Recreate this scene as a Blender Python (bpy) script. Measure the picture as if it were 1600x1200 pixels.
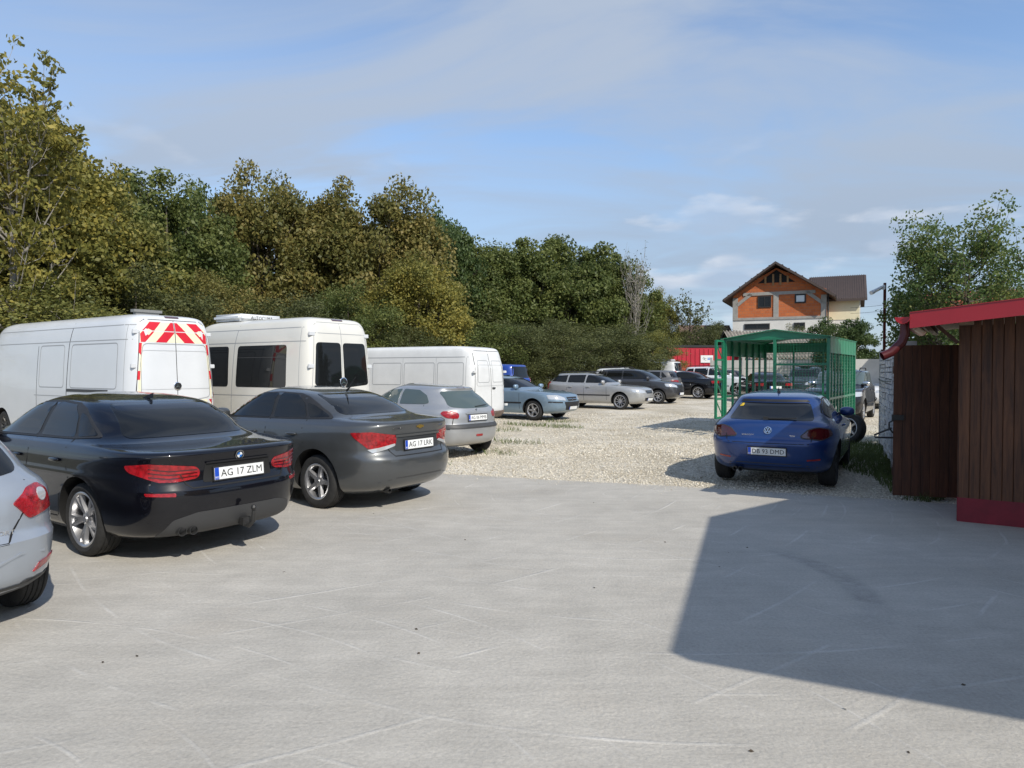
import bpy, bmesh, math, random
import numpy as np
from mathutils import Vector, Matrix
from mathutils.bvhtree import BVHTree
from mathutils.geometry import delaunay_2d_cdt

for o in list(bpy.data.objects): bpy.data.objects.remove(o)
scene = bpy.context.scene
COL = scene.collection
R = math.radians
rng = np.random.default_rng(7)
random.seed(7)

# ------------------------------------------------------------------ camera, light, sky, exposure
CAM_H = 1.70; FPX = 1090.0; HZ = 578.0
cam = bpy.data.cameras.new('camera'); camo = bpy.data.objects.new('camera', cam); COL.objects.link(camo)
cam.sensor_width = 36.0; cam.lens = 36.0 * FPX / 1600; cam.clip_end = 3000; cam.clip_start = 0.05
camo.location = (0, 0, CAM_H); camo.rotation_euler = (R(90) - math.atan((600 - HZ) / FPX), 0, 0)
scene.camera = camo

SUN_EL = 40.0
SUN_AZ = math.degrees(math.atan2(.55, -.835))
sd = Vector((math.sin(R(SUN_AZ)) * math.cos(R(SUN_EL)), math.cos(R(SUN_AZ)) * math.cos(R(SUN_EL)), math.sin(R(SUN_EL))))
sun = bpy.data.lights.new('sun', 'SUN'); suno = bpy.data.objects.new('sun', sun); COL.objects.link(suno)
sun.energy = 3.35; sun.angle = R(0.53); sun.color = (1.0, .94, .84)
suno.rotation_euler = (-sd).to_track_quat('-Z', 'Y').to_euler()
suno.location = (0, 0, 30)

world = bpy.data.worlds.new('World'); scene.world = world; world.use_nodes = True
wn = world.node_tree; wn.nodes.clear()
def N(t, typ, **kw):
    n = t.nodes.new(typ)
    for k, v in kw.items():
        if k.startswith('i_'):
            n.inputs[k[2:].replace('_', ' ')].default_value = v
        else: setattr(n, k, v)
    return n
def build_sky():
    L = wn.links.new
    out = N(wn, 'ShaderNodeOutputWorld'); bg = N(wn, 'ShaderNodeBackground'); bg.inputs['Strength'].default_value = 0.145
    sky = N(wn, 'ShaderNodeTexSky', sky_type='NISHITA'); sky.sun_disc = False
    sky.sun_elevation = R(SUN_EL); sky.sun_rotation = R(SUN_AZ); sky.altitude = 200; sky.air_density = 1.0; sky.dust_density = .6; sky.ozone_density = 2.6
    tc = N(wn, 'ShaderNodeTexCoord'); sep = N(wn, 'ShaderNodeSeparateXYZ'); L(tc.outputs['Generated'], sep.inputs[0])
    # project the view direction on a cloud plane
    zc = N(wn, 'ShaderNodeMath', operation='MAXIMUM'); zc.inputs[1].default_value = 0.0; L(sep.outputs['Z'], zc.inputs[0])
    za = N(wn, 'ShaderNodeMath', operation='ADD'); za.inputs[1].default_value = 0.16; L(zc.outputs[0], za.inputs[0])
    dx = N(wn, 'ShaderNodeMath', operation='DIVIDE'); L(sep.outputs['X'], dx.inputs[0]); L(za.outputs[0], dx.inputs[1])
    dy = N(wn, 'ShaderNodeMath', operation='DIVIDE'); L(sep.outputs['Y'], dy.inputs[0]); L(za.outputs[0], dy.inputs[1])
    cb = N(wn, 'ShaderNodeCombineXYZ'); L(dx.outputs[0], cb.inputs[0]); L(dy.outputs[0], cb.inputs[1])
    mp = N(wn, 'ShaderNodeMapping'); mp.inputs['Rotation'].default_value = (0, 0, R(28)); mp.inputs['Scale'].default_value = (0.5, 1.15, 1); mp.inputs['Location'].default_value = (5.3, 2.7, 0)
    L(cb.outputs[0], mp.inputs[0])
    n1 = N(wn, 'ShaderNodeTexNoise'); n1.inputs['Scale'].default_value = 1.25; n1.inputs['Detail'].default_value = 9; n1.inputs['Roughness'].default_value = .56; n1.inputs['Distortion'].default_value = .9
    L(mp.outputs[0], n1.inputs['Vector'])
    r1 = N(wn, 'ShaderNodeMapRange'); r1.inputs[1].default_value = .36; r1.inputs[2].default_value = .66; r1.inputs[3].default_value = 0.0; r1.inputs[4].default_value = .92
    r1.interpolation_type = 'SMOOTHSTEP'; L(n1.outputs['Fac'], r1.inputs[0])
    m1 = N(wn, 'ShaderNodeMixRGB'); m1.inputs[2].default_value = (2.3, 2.7, 3.35, 1)
    L(r1.outputs[0], m1.inputs[0]); L(sky.outputs[0], m1.inputs[1])
    hv = N(wn, 'ShaderNodeMapRange'); hv.inputs[1].default_value = .42; hv.inputs[2].default_value = .08; hv.inputs[3].default_value = 0.0; hv.inputs[4].default_value = .72; hv.interpolation_type = 'SMOOTHSTEP'; L(sep.outputs['Z'], hv.inputs[0])
    mv = N(wn, 'ShaderNodeMixRGB'); mv.inputs[2].default_value = (1.75, 2.25, 2.95, 1); L(hv.outputs[0], mv.inputs[0]); L(m1.outputs[0], mv.inputs[1]); m1 = mv
    # low cumulus: a band near the horizon
    mp2 = N(wn, 'ShaderNodeMapping'); mp2.inputs['Scale'].default_value = (5.5, 5.5, 17); mp2.inputs['Location'].default_value = (1.1, 4.2, .35); L(tc.outputs['Generated'], mp2.inputs[0])
    n2 = N(wn, 'ShaderNodeTexNoise'); n2.inputs['Scale'].default_value = 1.0; n2.inputs['Detail'].default_value = 6; n2.inputs['Roughness'].default_value = .5; L(mp2.outputs[0], n2.inputs['Vector'])
    r2 = N(wn, 'ShaderNodeMapRange'); r2.inputs[1].default_value = .55; r2.inputs[2].default_value = .66; r2.interpolation_type = 'SMOOTHSTEP'; L(n2.outputs['Fac'], r2.inputs[0])
    b1 = N(wn, 'ShaderNodeMapRange'); b1.inputs[1].default_value = .34; b1.inputs[2].default_value = .16; b1.interpolation_type = 'SMOOTHSTEP'; L(sep.outputs['Z'], b1.inputs[0])
    mb = N(wn, 'ShaderNodeMath', operation='MULTIPLY'); L(r2.outputs[0], mb.inputs[0]); L(b1.outputs[0], mb.inputs[1])
    ms = N(wn, 'ShaderNodeMath', operation='MULTIPLY'); ms.inputs[1].default_value = .6; L(mb.outputs[0], ms.inputs[0])
    # cloud tone: brighter tops than bases (noise sampled slightly higher)
    n3 = N(wn, 'ShaderNodeTexNoise'); n3.inputs['Scale'].default_value = 1.0; n3.inputs['Detail'].default_value = 4
    mp3 = N(wn, 'ShaderNodeMapping'); mp3.inputs['Scale'].default_value = (5.5, 5.5, 17); mp3.inputs['Location'].default_value = (1.1, 4.2, .75); L(tc.outputs['Generated'], mp3.inputs[0]); L(mp3.outputs[0], n3.inputs['Vector'])
    r3 = N(wn, 'ShaderNodeMapRange'); r3.inputs[1].default_value = .62; r3.inputs[2].default_value = .46; L(n3.outputs['Fac'], r3.inputs[0])
    cc = N(wn, 'ShaderNodeMixRGB'); cc.inputs[1].default_value = (2.2, 2.7, 3.5, 1); cc.inputs[2].default_value = (3.9, 4.1, 4.5, 1); L(r3.outputs[0], cc.inputs[0])
    m2 = N(wn, 'ShaderNodeMixRGB'); L(ms.outputs[0], m2.inputs[0]); L(m1.outputs[0], m2.inputs[1]); L(cc.outputs[0], m2.inputs[2])
    L(m2.outputs[0], bg.inputs['Color']); L(bg.outputs[0], out.inputs[0])
build_sky()
vs = scene.view_settings
vs.view_transform = 'Standard'; vs.look = 'None'; vs.exposure = 0.48; vs.gamma = 1.0; vs.use_curve_mapping = False

# ------------------------------------------------------------------ helpers
def gz(Y):
    """height of the ground: the concrete is level, the gravel lot climbs gently away from it"""
    return min(max(0.0, Y - 13.0), 47.0) * .0105
def px(x, y):
    """photo pixel (1600x1200) of a ground contact -> world x, y"""
    d = CAM_H * FPX / (y - HZ)
    for _ in range(60): d = (CAM_H - gz(d)) * FPX / (y - HZ)
    return ((x - 800) / FPX * d, d)
def pxz(x, y, d):
    """photo pixel at depth d -> world point"""
    return Vector(((x - 800) / FPX * d, d, CAM_H + (HZ - y) / FPX * d))
def tag(o, label=None, cat=None, group=None, kind=None):
    if label: o['label'] = label
    if cat: o['category'] = cat
    if group: o['group'] = group
    if kind: o['kind'] = kind
    return o
def empty(name, loc=(0, 0, 0), rz=0.0, parent=None):
    o = bpy.data.objects.new(name, None); COL.objects.link(o); o.location = loc; o.rotation_euler = (0, 0, rz)
    o.empty_display_size = .2
    if parent: o.parent = parent
    return o
def link(name, me, mats=None, parent=None, smooth=None):
    o = bpy.data.objects.new(name, me); COL.objects.link(o)
    if mats is not None:
        if not isinstance(mats, (list, tuple)): mats = [mats]
        if len(me.materials) == 0:
            for m in mats: me.materials.append(m)
    if smooth is not None: smooth_mesh(me, smooth)
    if parent: o.parent = parent
    return o
def smooth_mesh(me, ang=35):
    me.polygons.foreach_set('use_smooth', [True] * len(me.polygons))
    try: me.set_sharp_from_angle(angle=R(ang))
    except Exception: pass
class MB:
    """collects boxes, bars, tubes into ONE mesh"""
    def __init__(s): s.v = []; s.f = []; s.mi = []
    def add(s, v, f, mi=0):
        o = len(s.v); s.v += [tuple(a) for a in v]; s.f += [tuple(i + o for i in q) for q in f]; s.mi += [mi] * len(f)
        return s
    def box(s, c, h, M=None, mi=0):
        x, y, z = h
        v = [Vector((a * x, b * y, d * z)) for d in (-1, 1) for b in (-1, 1) for a in (-1, 1)]
        if M is not None: v = [M @ p for p in v]
        v = [p + Vector(c) for p in v]
        f = [(0, 2, 3, 1), (4, 5, 7, 6), (0, 1, 5, 4), (2, 6, 7, 3), (0, 4, 6, 2), (1, 3, 7, 5)]
        return s.add(v, f, mi)
    def bar(s, a, b, w, t=None, mi=0, up=(0, 0, 1)):
        """box beam from a to b, w x t section"""
        a = Vector(a); b = Vector(b); d = b - a; L = d.length
        if L < 1e-6: return s
        z = d / L; u = Vector(up)
        if abs(z.dot(u)) > .98: u = Vector((1, 0, 0))
        x = u.cross(z).normalized(); y = z.cross(x)
        t = w if t is None else t
        M = Matrix((x, y, z)).transposed()
        return s.box((a + b) / 2, (w / 2, t / 2, L / 2), M, mi)
    def tube(s, pts, rad, n=8, mi=0, cap=True):
        pts = [Vector(p) for p in pts]
        if not isinstance(rad, (list, tuple)): rad = [rad] * len(pts)
        rings = []; ref = None
        for i, p in enumerate(pts):
            d = (pts[min(i + 1, len(pts) - 1)] - pts[max(i - 1, 0)])
            d = d.normalized() if d.length > 1e-9 else Vector((0, 0, 1))
            if ref is None: ref = Vector((1, 0, 0)) if abs(d.x) < .8 else Vector((0, 1, 0))
            x = (ref - d * ref.dot(d)).normalized(); ref = x; y = d.cross(x)
            rings.append([p + (x * math.cos(2 * math.pi * k / n) + y * math.sin(2 * math.pi * k / n)) * rad[i] for k in range(n)])
        v = [q for r_ in rings for q in r_]; f = []
        for i in range(len(rings) - 1):
            for k in range(n):
                f.append((i * n + k, i * n + (k + 1) % n, (i + 1) * n + (k + 1) % n, (i + 1) * n + k))
        if cap: f.append(tuple(range(n - 1, -1, -1))); f.append(tuple((len(rings) - 1) * n + k for k in range(n)))
        return s.add(v, f, mi)
    def lathe(s, prof, n=32, axis='y', c=(0, 0, 0), mi=0, close=False):
        """prof: list (r, a); a along the axis"""
        v = []; f = []
        for k in range(n):
            t = 2 * math.pi * k / n
            for r_, a in prof:
                p = {'y': (r_ * math.cos(t), a, r_ * math.sin(t)), 'z': (r_ * math.cos(t), r_ * math.sin(t), a), 'x': (a, r_ * math.cos(t), r_ * math.sin(t))}[axis]
                v.append((p[0] + c[0], p[1] + c[1], p[2] + c[2]))
        m = len(prof)
        for k in range(n):
            k2 = (k + 1) % n
            for j in range(m - 1 if not close else m):
                j2 = (j + 1) % m
                f.append((k * m + j, k * m + j2, k2 * m + j2, k2 * m + j))
        return s.add(v, f, mi)
    def prism(s, poly, z0, z1, mi=0):
        n = len(poly); v = [(p[0], p[1], z0) for p in poly] + [(p[0], p[1], z1) for p in poly]
        f = [tuple(range(n - 1, -1, -1)), tuple(range(n, 2 * n))] + [(i, (i + 1) % n, n + (i + 1) % n, n + i) for i in range(n)]
        return s.add(v, f, mi)
    def mesh(s, name='m'):
        me = bpy.data.meshes.new(name); me.from_pydata(s.v, [], s.f)
        if any(s.mi): me.polygons.foreach_set('material_index', s.mi)
        bm = bmesh.new(); bm.from_mesh(me); bmesh.ops.recalc_face_normals(bm, faces=bm.faces); bm.to_mesh(me); bm.free()
        me.update(); return me
    def build(s, name, mats, parent=None, smooth=None):
        return link(name, s.mesh(name), mats, parent, smooth)
def pchip(xs, ys, x):
    xs = np.asarray(xs, float); ys = np.asarray(ys, float); h = np.diff(xs); dl = np.diff(ys) / h
    d = np.zeros(len(xs))
    for i in range(1, len(xs) - 1):
        if dl[i - 1] * dl[i] > 0:
            w1 = 2 * h[i] + h[i - 1]; w2 = h[i] + 2 * h[i - 1]
            d[i] = (w1 + w2) / (w1 / dl[i - 1] + w2 / dl[i])
    d[0] = dl[0]; d[-1] = dl[-1]
    x = np.clip(x, xs[0], xs[-1]); i = np.clip(np.searchsorted(xs, x, side='right') - 1, 0, len(h) - 1)
    t = (x - xs[i]) / h[i]
    return (ys[i] * (1 + 2 * t) * (1 - t) ** 2 + d[i] * h[i] * t * (1 - t) ** 2 + ys[i + 1] * t * t * (3 - 2 * t) + d[i + 1] * h[i] * t * t * (t - 1))

# ------------------------------------------------------------------ materials
def mat(name, col, rough=.5, metal=0.0, coat=0.0, spec=.5, noise=0.0, nscale=8.0, bump=0.0, bscale=30.0, rvar=0.0):
    m = bpy.data.materials.new(name); m.use_nodes = True; t = m.node_tree; b = t.nodes['Principled BSDF']
    c = (col[0], col[1], col[2], 1); b.inputs['Base Color'].default_value = c
    b.inputs['Roughness'].default_value = rough; b.inputs['Metallic'].default_value = metal
    b.inputs['Coat Weight'].default_value = coat; b.inputs['Coat Roughness'].default_value = .04
    b.inputs['Specular IOR Level'].default_value = spec
    L = t.links.new
    if noise or bump or rvar:
        tc = N(t, 'ShaderNodeTexCoord'); n = N(t, 'ShaderNodeTexNoise'); n.inputs['Scale'].default_value = nscale; n.inputs['Detail'].default_value = 6; n.inputs['Roughness'].default_value = .6
        L(tc.outputs['Object'], n.inputs['Vector'])
        if noise:
            mr = N(t, 'ShaderNodeMapRange'); mr.inputs[1].default_value = .3; mr.inputs[2].default_value = .7; mr.inputs[3].default_value = 1 - noise; mr.inputs[4].default_value = 1 + noise; L(n.outputs['Fac'], mr.inputs[0])
            mx = N(t, 'ShaderNodeMixRGB', blend_type='MULTIPLY'); mx.inputs[0].default_value = 1; mx.inputs[1].default_value = c; L(mr.outputs[0], mx.inputs[2]); L(mx.outputs[0], b.inputs['Base Color'])
        if rvar:
            m2 = N(t, 'ShaderNodeMapRange'); m2.inputs[1].default_value = .35; m2.inputs[2].default_value = .7; m2.inputs[3].default_value = rough; m2.inputs[4].default_value = rough + rvar; L(n.outputs['Fac'], m2.inputs[0]); L(m2.outputs[0], b.inputs['Roughness'])
            if coat: 
                m3 = N(t, 'ShaderNodeMapRange'); m3.inputs[1].default_value = .4; m3.inputs[2].default_value = .75; m3.inputs[3].default_value = .02; m3.inputs[4].default_value = .10; L(n.outputs['Fac'], m3.inputs[0]); L(m3.outputs[0], b.inputs['Coat Roughness'])
        if bump:
            n2 = N(t, 'ShaderNodeTexNoise'); n2.inputs['Scale'].default_value = bscale; n2.inputs['Detail'].default_value = 4; L(tc.outputs['Object'], n2.inputs['Vector'])
            bp = N(t, 'ShaderNodeBump'); bp.inputs['Strength'].default_value = bump; bp.inputs['Distance'].default_value = .02; L(n2.outputs['Fac'], bp.inputs['Height']); L(bp.outputs[0], b.inputs['Normal'])
    return m
def paint(name, col, metal=.35, rough=.32):
    return mat(name, col, rough, metal, 1.0, .12 if max(col) < .02 else .4, noise=.05, nscale=3.0, rvar=.10)
M = {}
M['bmw'] = paint('paint_blue_black', (.0028, .003, .0055), 0.0, .3)
M['cruze'] = paint('paint_grey', (.085, .090, .093), .55, .36)
M['ibiza'] = paint('paint_ice_blue', (.37, .405, .45), .5, .36)
M['p206'] = paint('paint_silver', (.40, .41, .42), .55, .36)
M['vw'] = paint('paint_blue', (.008, .040, .165), .35, .30)
M['p407'] = paint('paint_light_blue', (.22, .31, .40), .5, .34)
M['skoda'] = paint('paint_silver_warm', (.42, .42, .41), .5, .36)
M['dgrey'] = paint('paint_dark_grey', (.060, .060, .064), .5, .34)
M['black'] = paint('paint_black', (.006, .006, .008), .1, .28)
M['mgrey'] = paint('paint_mid_grey', (.17, .165, .16), .5, .36)
M['kblue'] = paint('paint_van_blue', (.012, .05, .30), .1, .35)
M['white'] = mat('paint_white', (.60, .62, .64), .35, 0, .6, noise=.035, nscale=1.4, rvar=.15)
M['cream'] = mat('paint_cream_white', (.63, .62, .57), .35, 0, .6, noise=.035, nscale=1.4, rvar=.15)
M['oldwhite'] = mat('paint_old_white', (.64, .65, .65), .42, 0, .3, noise=.07, nscale=1.6, rvar=.2)
M['glass'] = mat('dark_glass', (.009, .010, .011), .04, 0, 0, .42)
M['clearglass'] = mat('pale_glass', (.07, .095, .095), .04, 0, 0, .7)
M['plastic'] = mat('black_plastic', (.016, .016, .017), .55, noise=.15, nscale=10)
M['dgplastic'] = mat('grey_plastic', (.045, .046, .048), .55)
M['gap'] = mat('dark_gap', (.006, .006, .006), .8)
M['seamgrey'] = mat('panel_seam', (.30, .31, .32), .6)
M['rubber'] = mat('tyre_rubber', (.018, .018, .018), .82, noise=.35, nscale=14, bump=.3, bscale=60)
M['alloy'] = mat('alloy_rim', (.48, .48, .49), .33, .85, noise=.12, nscale=9)
M['steel'] = mat('dark_steel', (.05, .05, .05), .5, .6)
M['chrome'] = mat('chrome', (.75, .75, .76), .12, 1.0)
M['red'] = mat('red_lens', (.27, .005, .009), .15, 0, 1.0, noise=.55, nscale=26, bump=.25, bscale=90)
M['dred'] = mat('dark_red_lens', (.07, .004, .007), .12, 0, 1.0)
M['lens'] = mat('clear_lens', (.50, .52, .54), .12, .3, 1.0)
M['orange'] = mat('orange_lens', (.55, .13, .01), .15, 0, 1.0)
M['plate'] = mat('plate_white', (.72, .73, .72), .4, noise=.04)
M['plateblue'] = mat('plate_blue', (.01, .06, .42), .4)
M['ink'] = mat('black_ink', (.012, .012, .012), .5)
M['yellow'] = mat('yellow_sticker', (.75, .50, .02), .5)
M['gold'] = mat('gold_badge', (.55, .36, .08), .3, .8)
M['bluebadge'] = mat('blue_badge', (.01, .16, .55), .3)
M['chevred'] = mat('reflective_red', (.56, .010, .025), .4, noise=.06)
M['chevcream'] = mat('reflective_cream', (.74, .70, .50), .4, noise=.04)
# ------------------------------------------------------------------ vehicle generator
# local frame of a vehicle: origin on the ground under the rear axle, x forward, y left, z up
def outline(xr, xf, w, n, m, nq=24):
    xm = (xr + xf) / 2; a = (xf - xr) / 2
    th = np.linspace(0, math.pi / 2, 160)
    qx = a * np.cos(th) ** (2 / n); qy = w * np.sin(th) ** (2 / m)
    s = np.concatenate([[0], np.cumsum(np.hypot(np.diff(qx), np.diff(qy)))]); s /= s[-1]
    u = np.linspace(0, 1, nq + 1); qx = np.interp(u, s, qx); qy = np.interp(u, s, qy)
    # front centre -> left side -> rear centre -> right side
    X = np.concatenate([qx, -qx[::-1][1:], -qx[1:], qx[::-1][1:-1]]); Y = np.concatenate([qy, qy[::-1][1:], -qy[1:], -qy[::-1][1:-1]])
    return X + xm, Y
def shell(sp, nq=24, step=.05):
    rear, front, width = sp['rear'], sp['front'], sp['width']
    ks = sorted(set([k[0] for k in rear] + [k[0] for k in front] + [k[0] for k in width]))
    fr = lambda z: pchip([k[0] for k in rear], [k[1] for k in rear], np.array([z]))[0]
    ff = lambda z: pchip([k[0] for k in front], [k[1] for k in front], np.array([z]))[0]
    fw = lambda z: pchip([k[0] for k in width], [k[1] for k in width], np.array([z]))[0]
    zs = []
    for a, b in zip(ks[:-1], ks[1:]):
        d = max(b - a, abs(fr(b) - fr(a)) * .7, abs(ff(b) - ff(a)) * .7, abs(fw(b) - fw(a)))
        k = max(1, int(math.ceil(d / step)))
        zs += list(np.linspace(a, b, k, endpoint=False))
    zs.append(ks[-1])
    n0, m0 = sp.get('nm', (6, 3)); n1, m1 = sp.get('nm_top', (5, 3)); zb = sp.get('belt', 1.0)
    verts = []; faces = []
    for z in zs:
        t = min(1, max(0, (z - zb + .08) / .16))
        X, Y = outline(fr(z), ff(z), fw(z), n0 + (n1 - n0) * t, m0 + (m1 - m0) * t, nq)
        verts += [(x, y, z) for x, y in zip(X, Y)]
    P = 4 * nq
    for i in range(len(zs) - 1):
        for k in range(P):
            k2 = (k + 1) % P
            faces.append((i * P + k, i * P + k2, (i + 1) * P + k2, (i + 1) * P + k))
    faces.append(tuple(range(P - 1, -1, -1))); faces.append(tuple((len(zs) - 1) * P + k for k in range(P)))
    me = bpy.data.meshes.new('body'); me.from_pydata(verts, [], faces)
    me.materials.append(sp['paint']); me.materials.append(M['gap'])
    return me
def cut_arches(me, sp):
    r = sp['r'] + sp.get('arch', .055); mb = MB()
    for ax in (0, sp['wb']):
        for s in (-1, 1):
            hw = sp['W'] / 2
            prof = [(0.001, s * (hw - .34)), (r, s * (hw - .34)), (r, s * (hw + .25)), (.001, s * (hw + .25))]
            mb.lathe(prof, 40, 'y', (ax, 0, sp['r'] + sp.get('arch_dz', .01)))
    cm = mb.mesh('cut')
    bm = bmesh.new(); bm.from_mesh(cm); bmesh.ops.remove_doubles(bm, verts=bm.verts, dist=.003); bmesh.ops.recalc_face_normals(bm, faces=bm.faces); bm.to_mesh(cm); bm.free()
    cm.materials.append(M['gap'])
    co = bpy.data.objects.new('cut', cm); COL.objects.link(co)
    bo = bpy.data.objects.new('bodytmp', me); COL.objects.link(bo)
    md = bo.modifiers.new('b', 'BOOLEAN'); md.operation = 'DIFFERENCE'; md.object = co; md.solver = 'EXACT'
    try: md.material_mode = 'TRANSFER'
    except Exception: pass
    dg = bpy.context.evaluated_depsgraph_get()
    res = bpy.data.meshes.new_from_object(bo.evaluated_get(dg))
    bpy.data.objects.remove(bo); bpy.data.objects.remove(co); bpy.data.meshes.remove(cm)
    # arch interior is dark: faces whose centre lies inside the arch cylinder wall
    rr = r - .004; hw = sp['W'] / 2
    for p in res.polygons:
        c = p.center
        for ax in (0, sp['wb']):
            d = math.hypot(c.x - ax, c.z - sp['r'] - sp.get('arch_dz', .01))
            if d <= r + .002 and (d > rr - .03 and abs(p.normal.y) < .3 or abs(abs(c.y) - (hw - .34)) < .01): p.material_index = min(1, len(res.materials) - 1)
    if len(res.materials) < 2: res.materials.append(M['gap'])
    return res
def rnd(pts, r=.03, k=4):
    """round the corners of a polygon"""
    out = []; n = len(pts)
    for i in range(n):
        p0 = Vector(pts[i - 1]); p1 = Vector(pts[i]); p2 = Vector(pts[(i + 1) % n])
        a = p0 - p1; b = p2 - p1; la, lb = a.length, b.length
        q = min(r, la * .45, lb * .45)
        s = p1 + a / la * q; e = p1 + b / lb * q
        for j in range(k + 1):
            t = j / k; out.append(tuple(s * (1 - t) ** 2 + p1 * 2 * t * (1 - t) + e * t * t))
    return out
def clip(poly, x0, x1, y0, y1):
    def cut(pl, f, ip):
        o = []
        for i in range(len(pl)):
            a, b = pl[i - 1], pl[i]
            if f(b):
                if not f(a): o.append(ip(a, b))
                o.append(b)
            elif f(a): o.append(ip(a, b))
        return o
    def ix(v): return lambda a, b: (v, a[1] + (b[1] - a[1]) * (v - a[0]) / (b[0] - a[0]))
    def iy(v): return lambda a, b: (a[0] + (b[0] - a[0]) * (v - a[1]) / (b[1] - a[1]), v)
    for f, ip in ((lambda p: p[0] >= x0, ix(x0)), (lambda p: p[0] <= x1, ix(x1)), (lambda p: p[1] >= y0, iy(y0)), (lambda p: p[1] <= y1, iy(y1))):
        if poly: poly = cut(poly, f, ip)
    return poly
class Car:
    def __init__(s, name, sp, label, cat='car', group='cars parked on the lot', low=False):
        s.sp = sp; s.root = empty(name); tag(s.root, label, cat, group)
        me = shell(sp, 16 if low else 26, .08 if low else .045)
        me = cut_arches(me, sp)
        me.name = 'body'
        s.bvh = BVHTree.FromPolygons([v.co.copy() for v in me.vertices], [tuple(p.vertices) for p in me.polygons])
        s.body = link('body', me, None, s.root); smooth_mesh(me, 32)
        s.low = low
    def ray(s, u, z, d, anchor):
        d = Vector((d[0], d[1], 0)).normalized(); ux = Vector((-d.y, d.x, 0))
        o = Vector((anchor[0], anchor[1], 0)) + ux * u + Vector((0, 0, z)) - d * 4
        h = s.bvh.ray_cast(o, d)
        if h[0] is None:
            h = s.bvh.find_nearest(o + d * 4)
        return h[0], h[1]
    def patch(s, name, poly, m, view='B', sym=False, off=.004, res=.05, parent=None, anchor=(0, 0), d=None, skirt=.012, label=None):
        V = {'B': (1, 0), 'F': (-1, 0), 'L': (0, -1), 'R': (0, 1)}
        if d is None: d = V[view]
        if view in ('R', 'F') : poly = [(-p[0], p[1]) for p in poly]
        if s.low: res *= 1.6
        poly = [Vector((p[0], p[1])) for p in poly]
        # resample the outline
        pts = []
        for i in range(len(poly)):
            a, b = poly[i], poly[(i + 1) % len(poly)]; k = max(1, int((b - a).length / res))
            pts += [a.lerp(b, j / k) for j in range(k)]
        nb = len(pts); x0 = min(p.x for p in pts); x1 = max(p.x for p in pts); y0 = min(p.y for p in pts); y1 = max(p.y for p in pts)
        inner = [Vector((x0 + (i + .5) * res, y0 + (j + .5) * res)) for i in range(int((x1 - x0) / res)) for j in range(int((y1 - y0) / res))]
        vs_, es, fs, *_ = delaunay_2d_cdt(pts + inner, [(i, (i + 1) % nb) for i in range(nb)], [], 1, 1e-5)
        v3 = []
        for p in vs_:
            h, nrm = s.ray(p.x, p.y, d, anchor); dd = Vector((d[0], d[1], 0)).normalized()
            if nrm.dot(dd) > 0: nrm = -nrm
            v3.append(h + nrm * off)
        used = sorted({i for f in fs for i in f}); rm_ = {i: k for k, i in enumerate(used)}; v3 = [v3[i] for i in used]; fs = [[rm_[i] for i in f] for f in fs]
        # skirt: gives the piece thickness
        cnt = {}
        for f in fs:
            for i in range(len(f)):
                e = (f[i], f[(i + 1) % len(f)]); cnt[tuple(sorted(e))] = cnt.get(tuple(sorted(e)), []) + [e]
        faces = [tuple(f) for f in fs]; extra = {}
        dd = Vector((d[0], d[1], 0)).normalized()
        for k, l in cnt.items():
            if len(l) == 1:
                a, b = l[0]
                for q in (a, b):
                    if q not in extra: extra[q] = len(v3); v3.append(v3[q] + dd * skirt)
                faces.append((b, a, extra[a], extra[b]))
        def mk(flip):
            vv = [(p.x, -p.y, p.z) if flip else tuple(p) for p in v3]; ff = [tuple(reversed(f)) for f in faces] if flip else faces
            me = bpy.data.meshes.new(name); me.from_pydata(vv, [], ff)
            bm = bmesh.new(); bm.from_mesh(me); bmesh.ops.recalc_face_normals(bm, faces=bm.faces)
            me2 = me; bm.to_mesh(me2); bm.free()
            # make sure the outer face looks outward
            big = max(me.polygons, key=lambda p: p.area) if len(me.polygons) else None
            o = link(name, me, m, parent or s.root, 40)
            if big is not None:
                e = Vector((dd.x, -dd.y if flip else dd.y, 0))
                if big.normal.dot(e) > 0: me.flip_normals()
            if label: o['label'] = label
            return o
        a = mk(False)
        return (a, mk(True)) if sym else a
    def strip(s, name, line, wd, m, view='L', sym=False, off=.002, res=.10, parent=None):
        """thin raised band along a polyline (closed when the ends meet)"""
        d = {'B': (1, 0), 'F': (-1, 0), 'L': (0, -1), 'R': (0, 1)}[view]; fl = -1 if view in ('R', 'F') else 1
        L = [Vector((p[0] * fl, p[1])) for p in line]; closed = (L[0] - L[-1]).length < 1e-6
        pts = []
        for a, b in zip(L[:-1], L[1:]):
            k = max(1, int((b - a).length / res)); pts += [a.lerp(b, j / k) for j in range(k)]
        if not closed: pts.append(L[-1])
        n = len(pts); dd = Vector((d[0], d[1], 0)); rows = []
        for i, p in enumerate(pts):
            q0 = pts[(i - 1) % n] if closed else pts[max(i - 1, 0)]; q1 = pts[(i + 1) % n] if closed else pts[min(i + 1, n - 1)]
            t = (q1 - q0).normalized(); nn = Vector((-t.y, t.x)) * wd / 2; r4 = []
            for q in (p + nn, p - nn):
                h, nr = s.ray(q.x, q.y, d, (0, 0))
                if nr.dot(dd) > 0: nr = -nr
                r4.append(h + nr * off)
            rows.append([r4[0] + dd * .008, r4[0], r4[1], r4[1] + dd * .008])
        v = [tuple(p) for r4 in rows for p in r4]; f = []
        for i in range(n if closed else n - 1):
            j = (i + 1) % n
            for k in range(3): f.append((i * 4 + k, i * 4 + k + 1, j * 4 + k + 1, j * 4 + k))
        out = []
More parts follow.
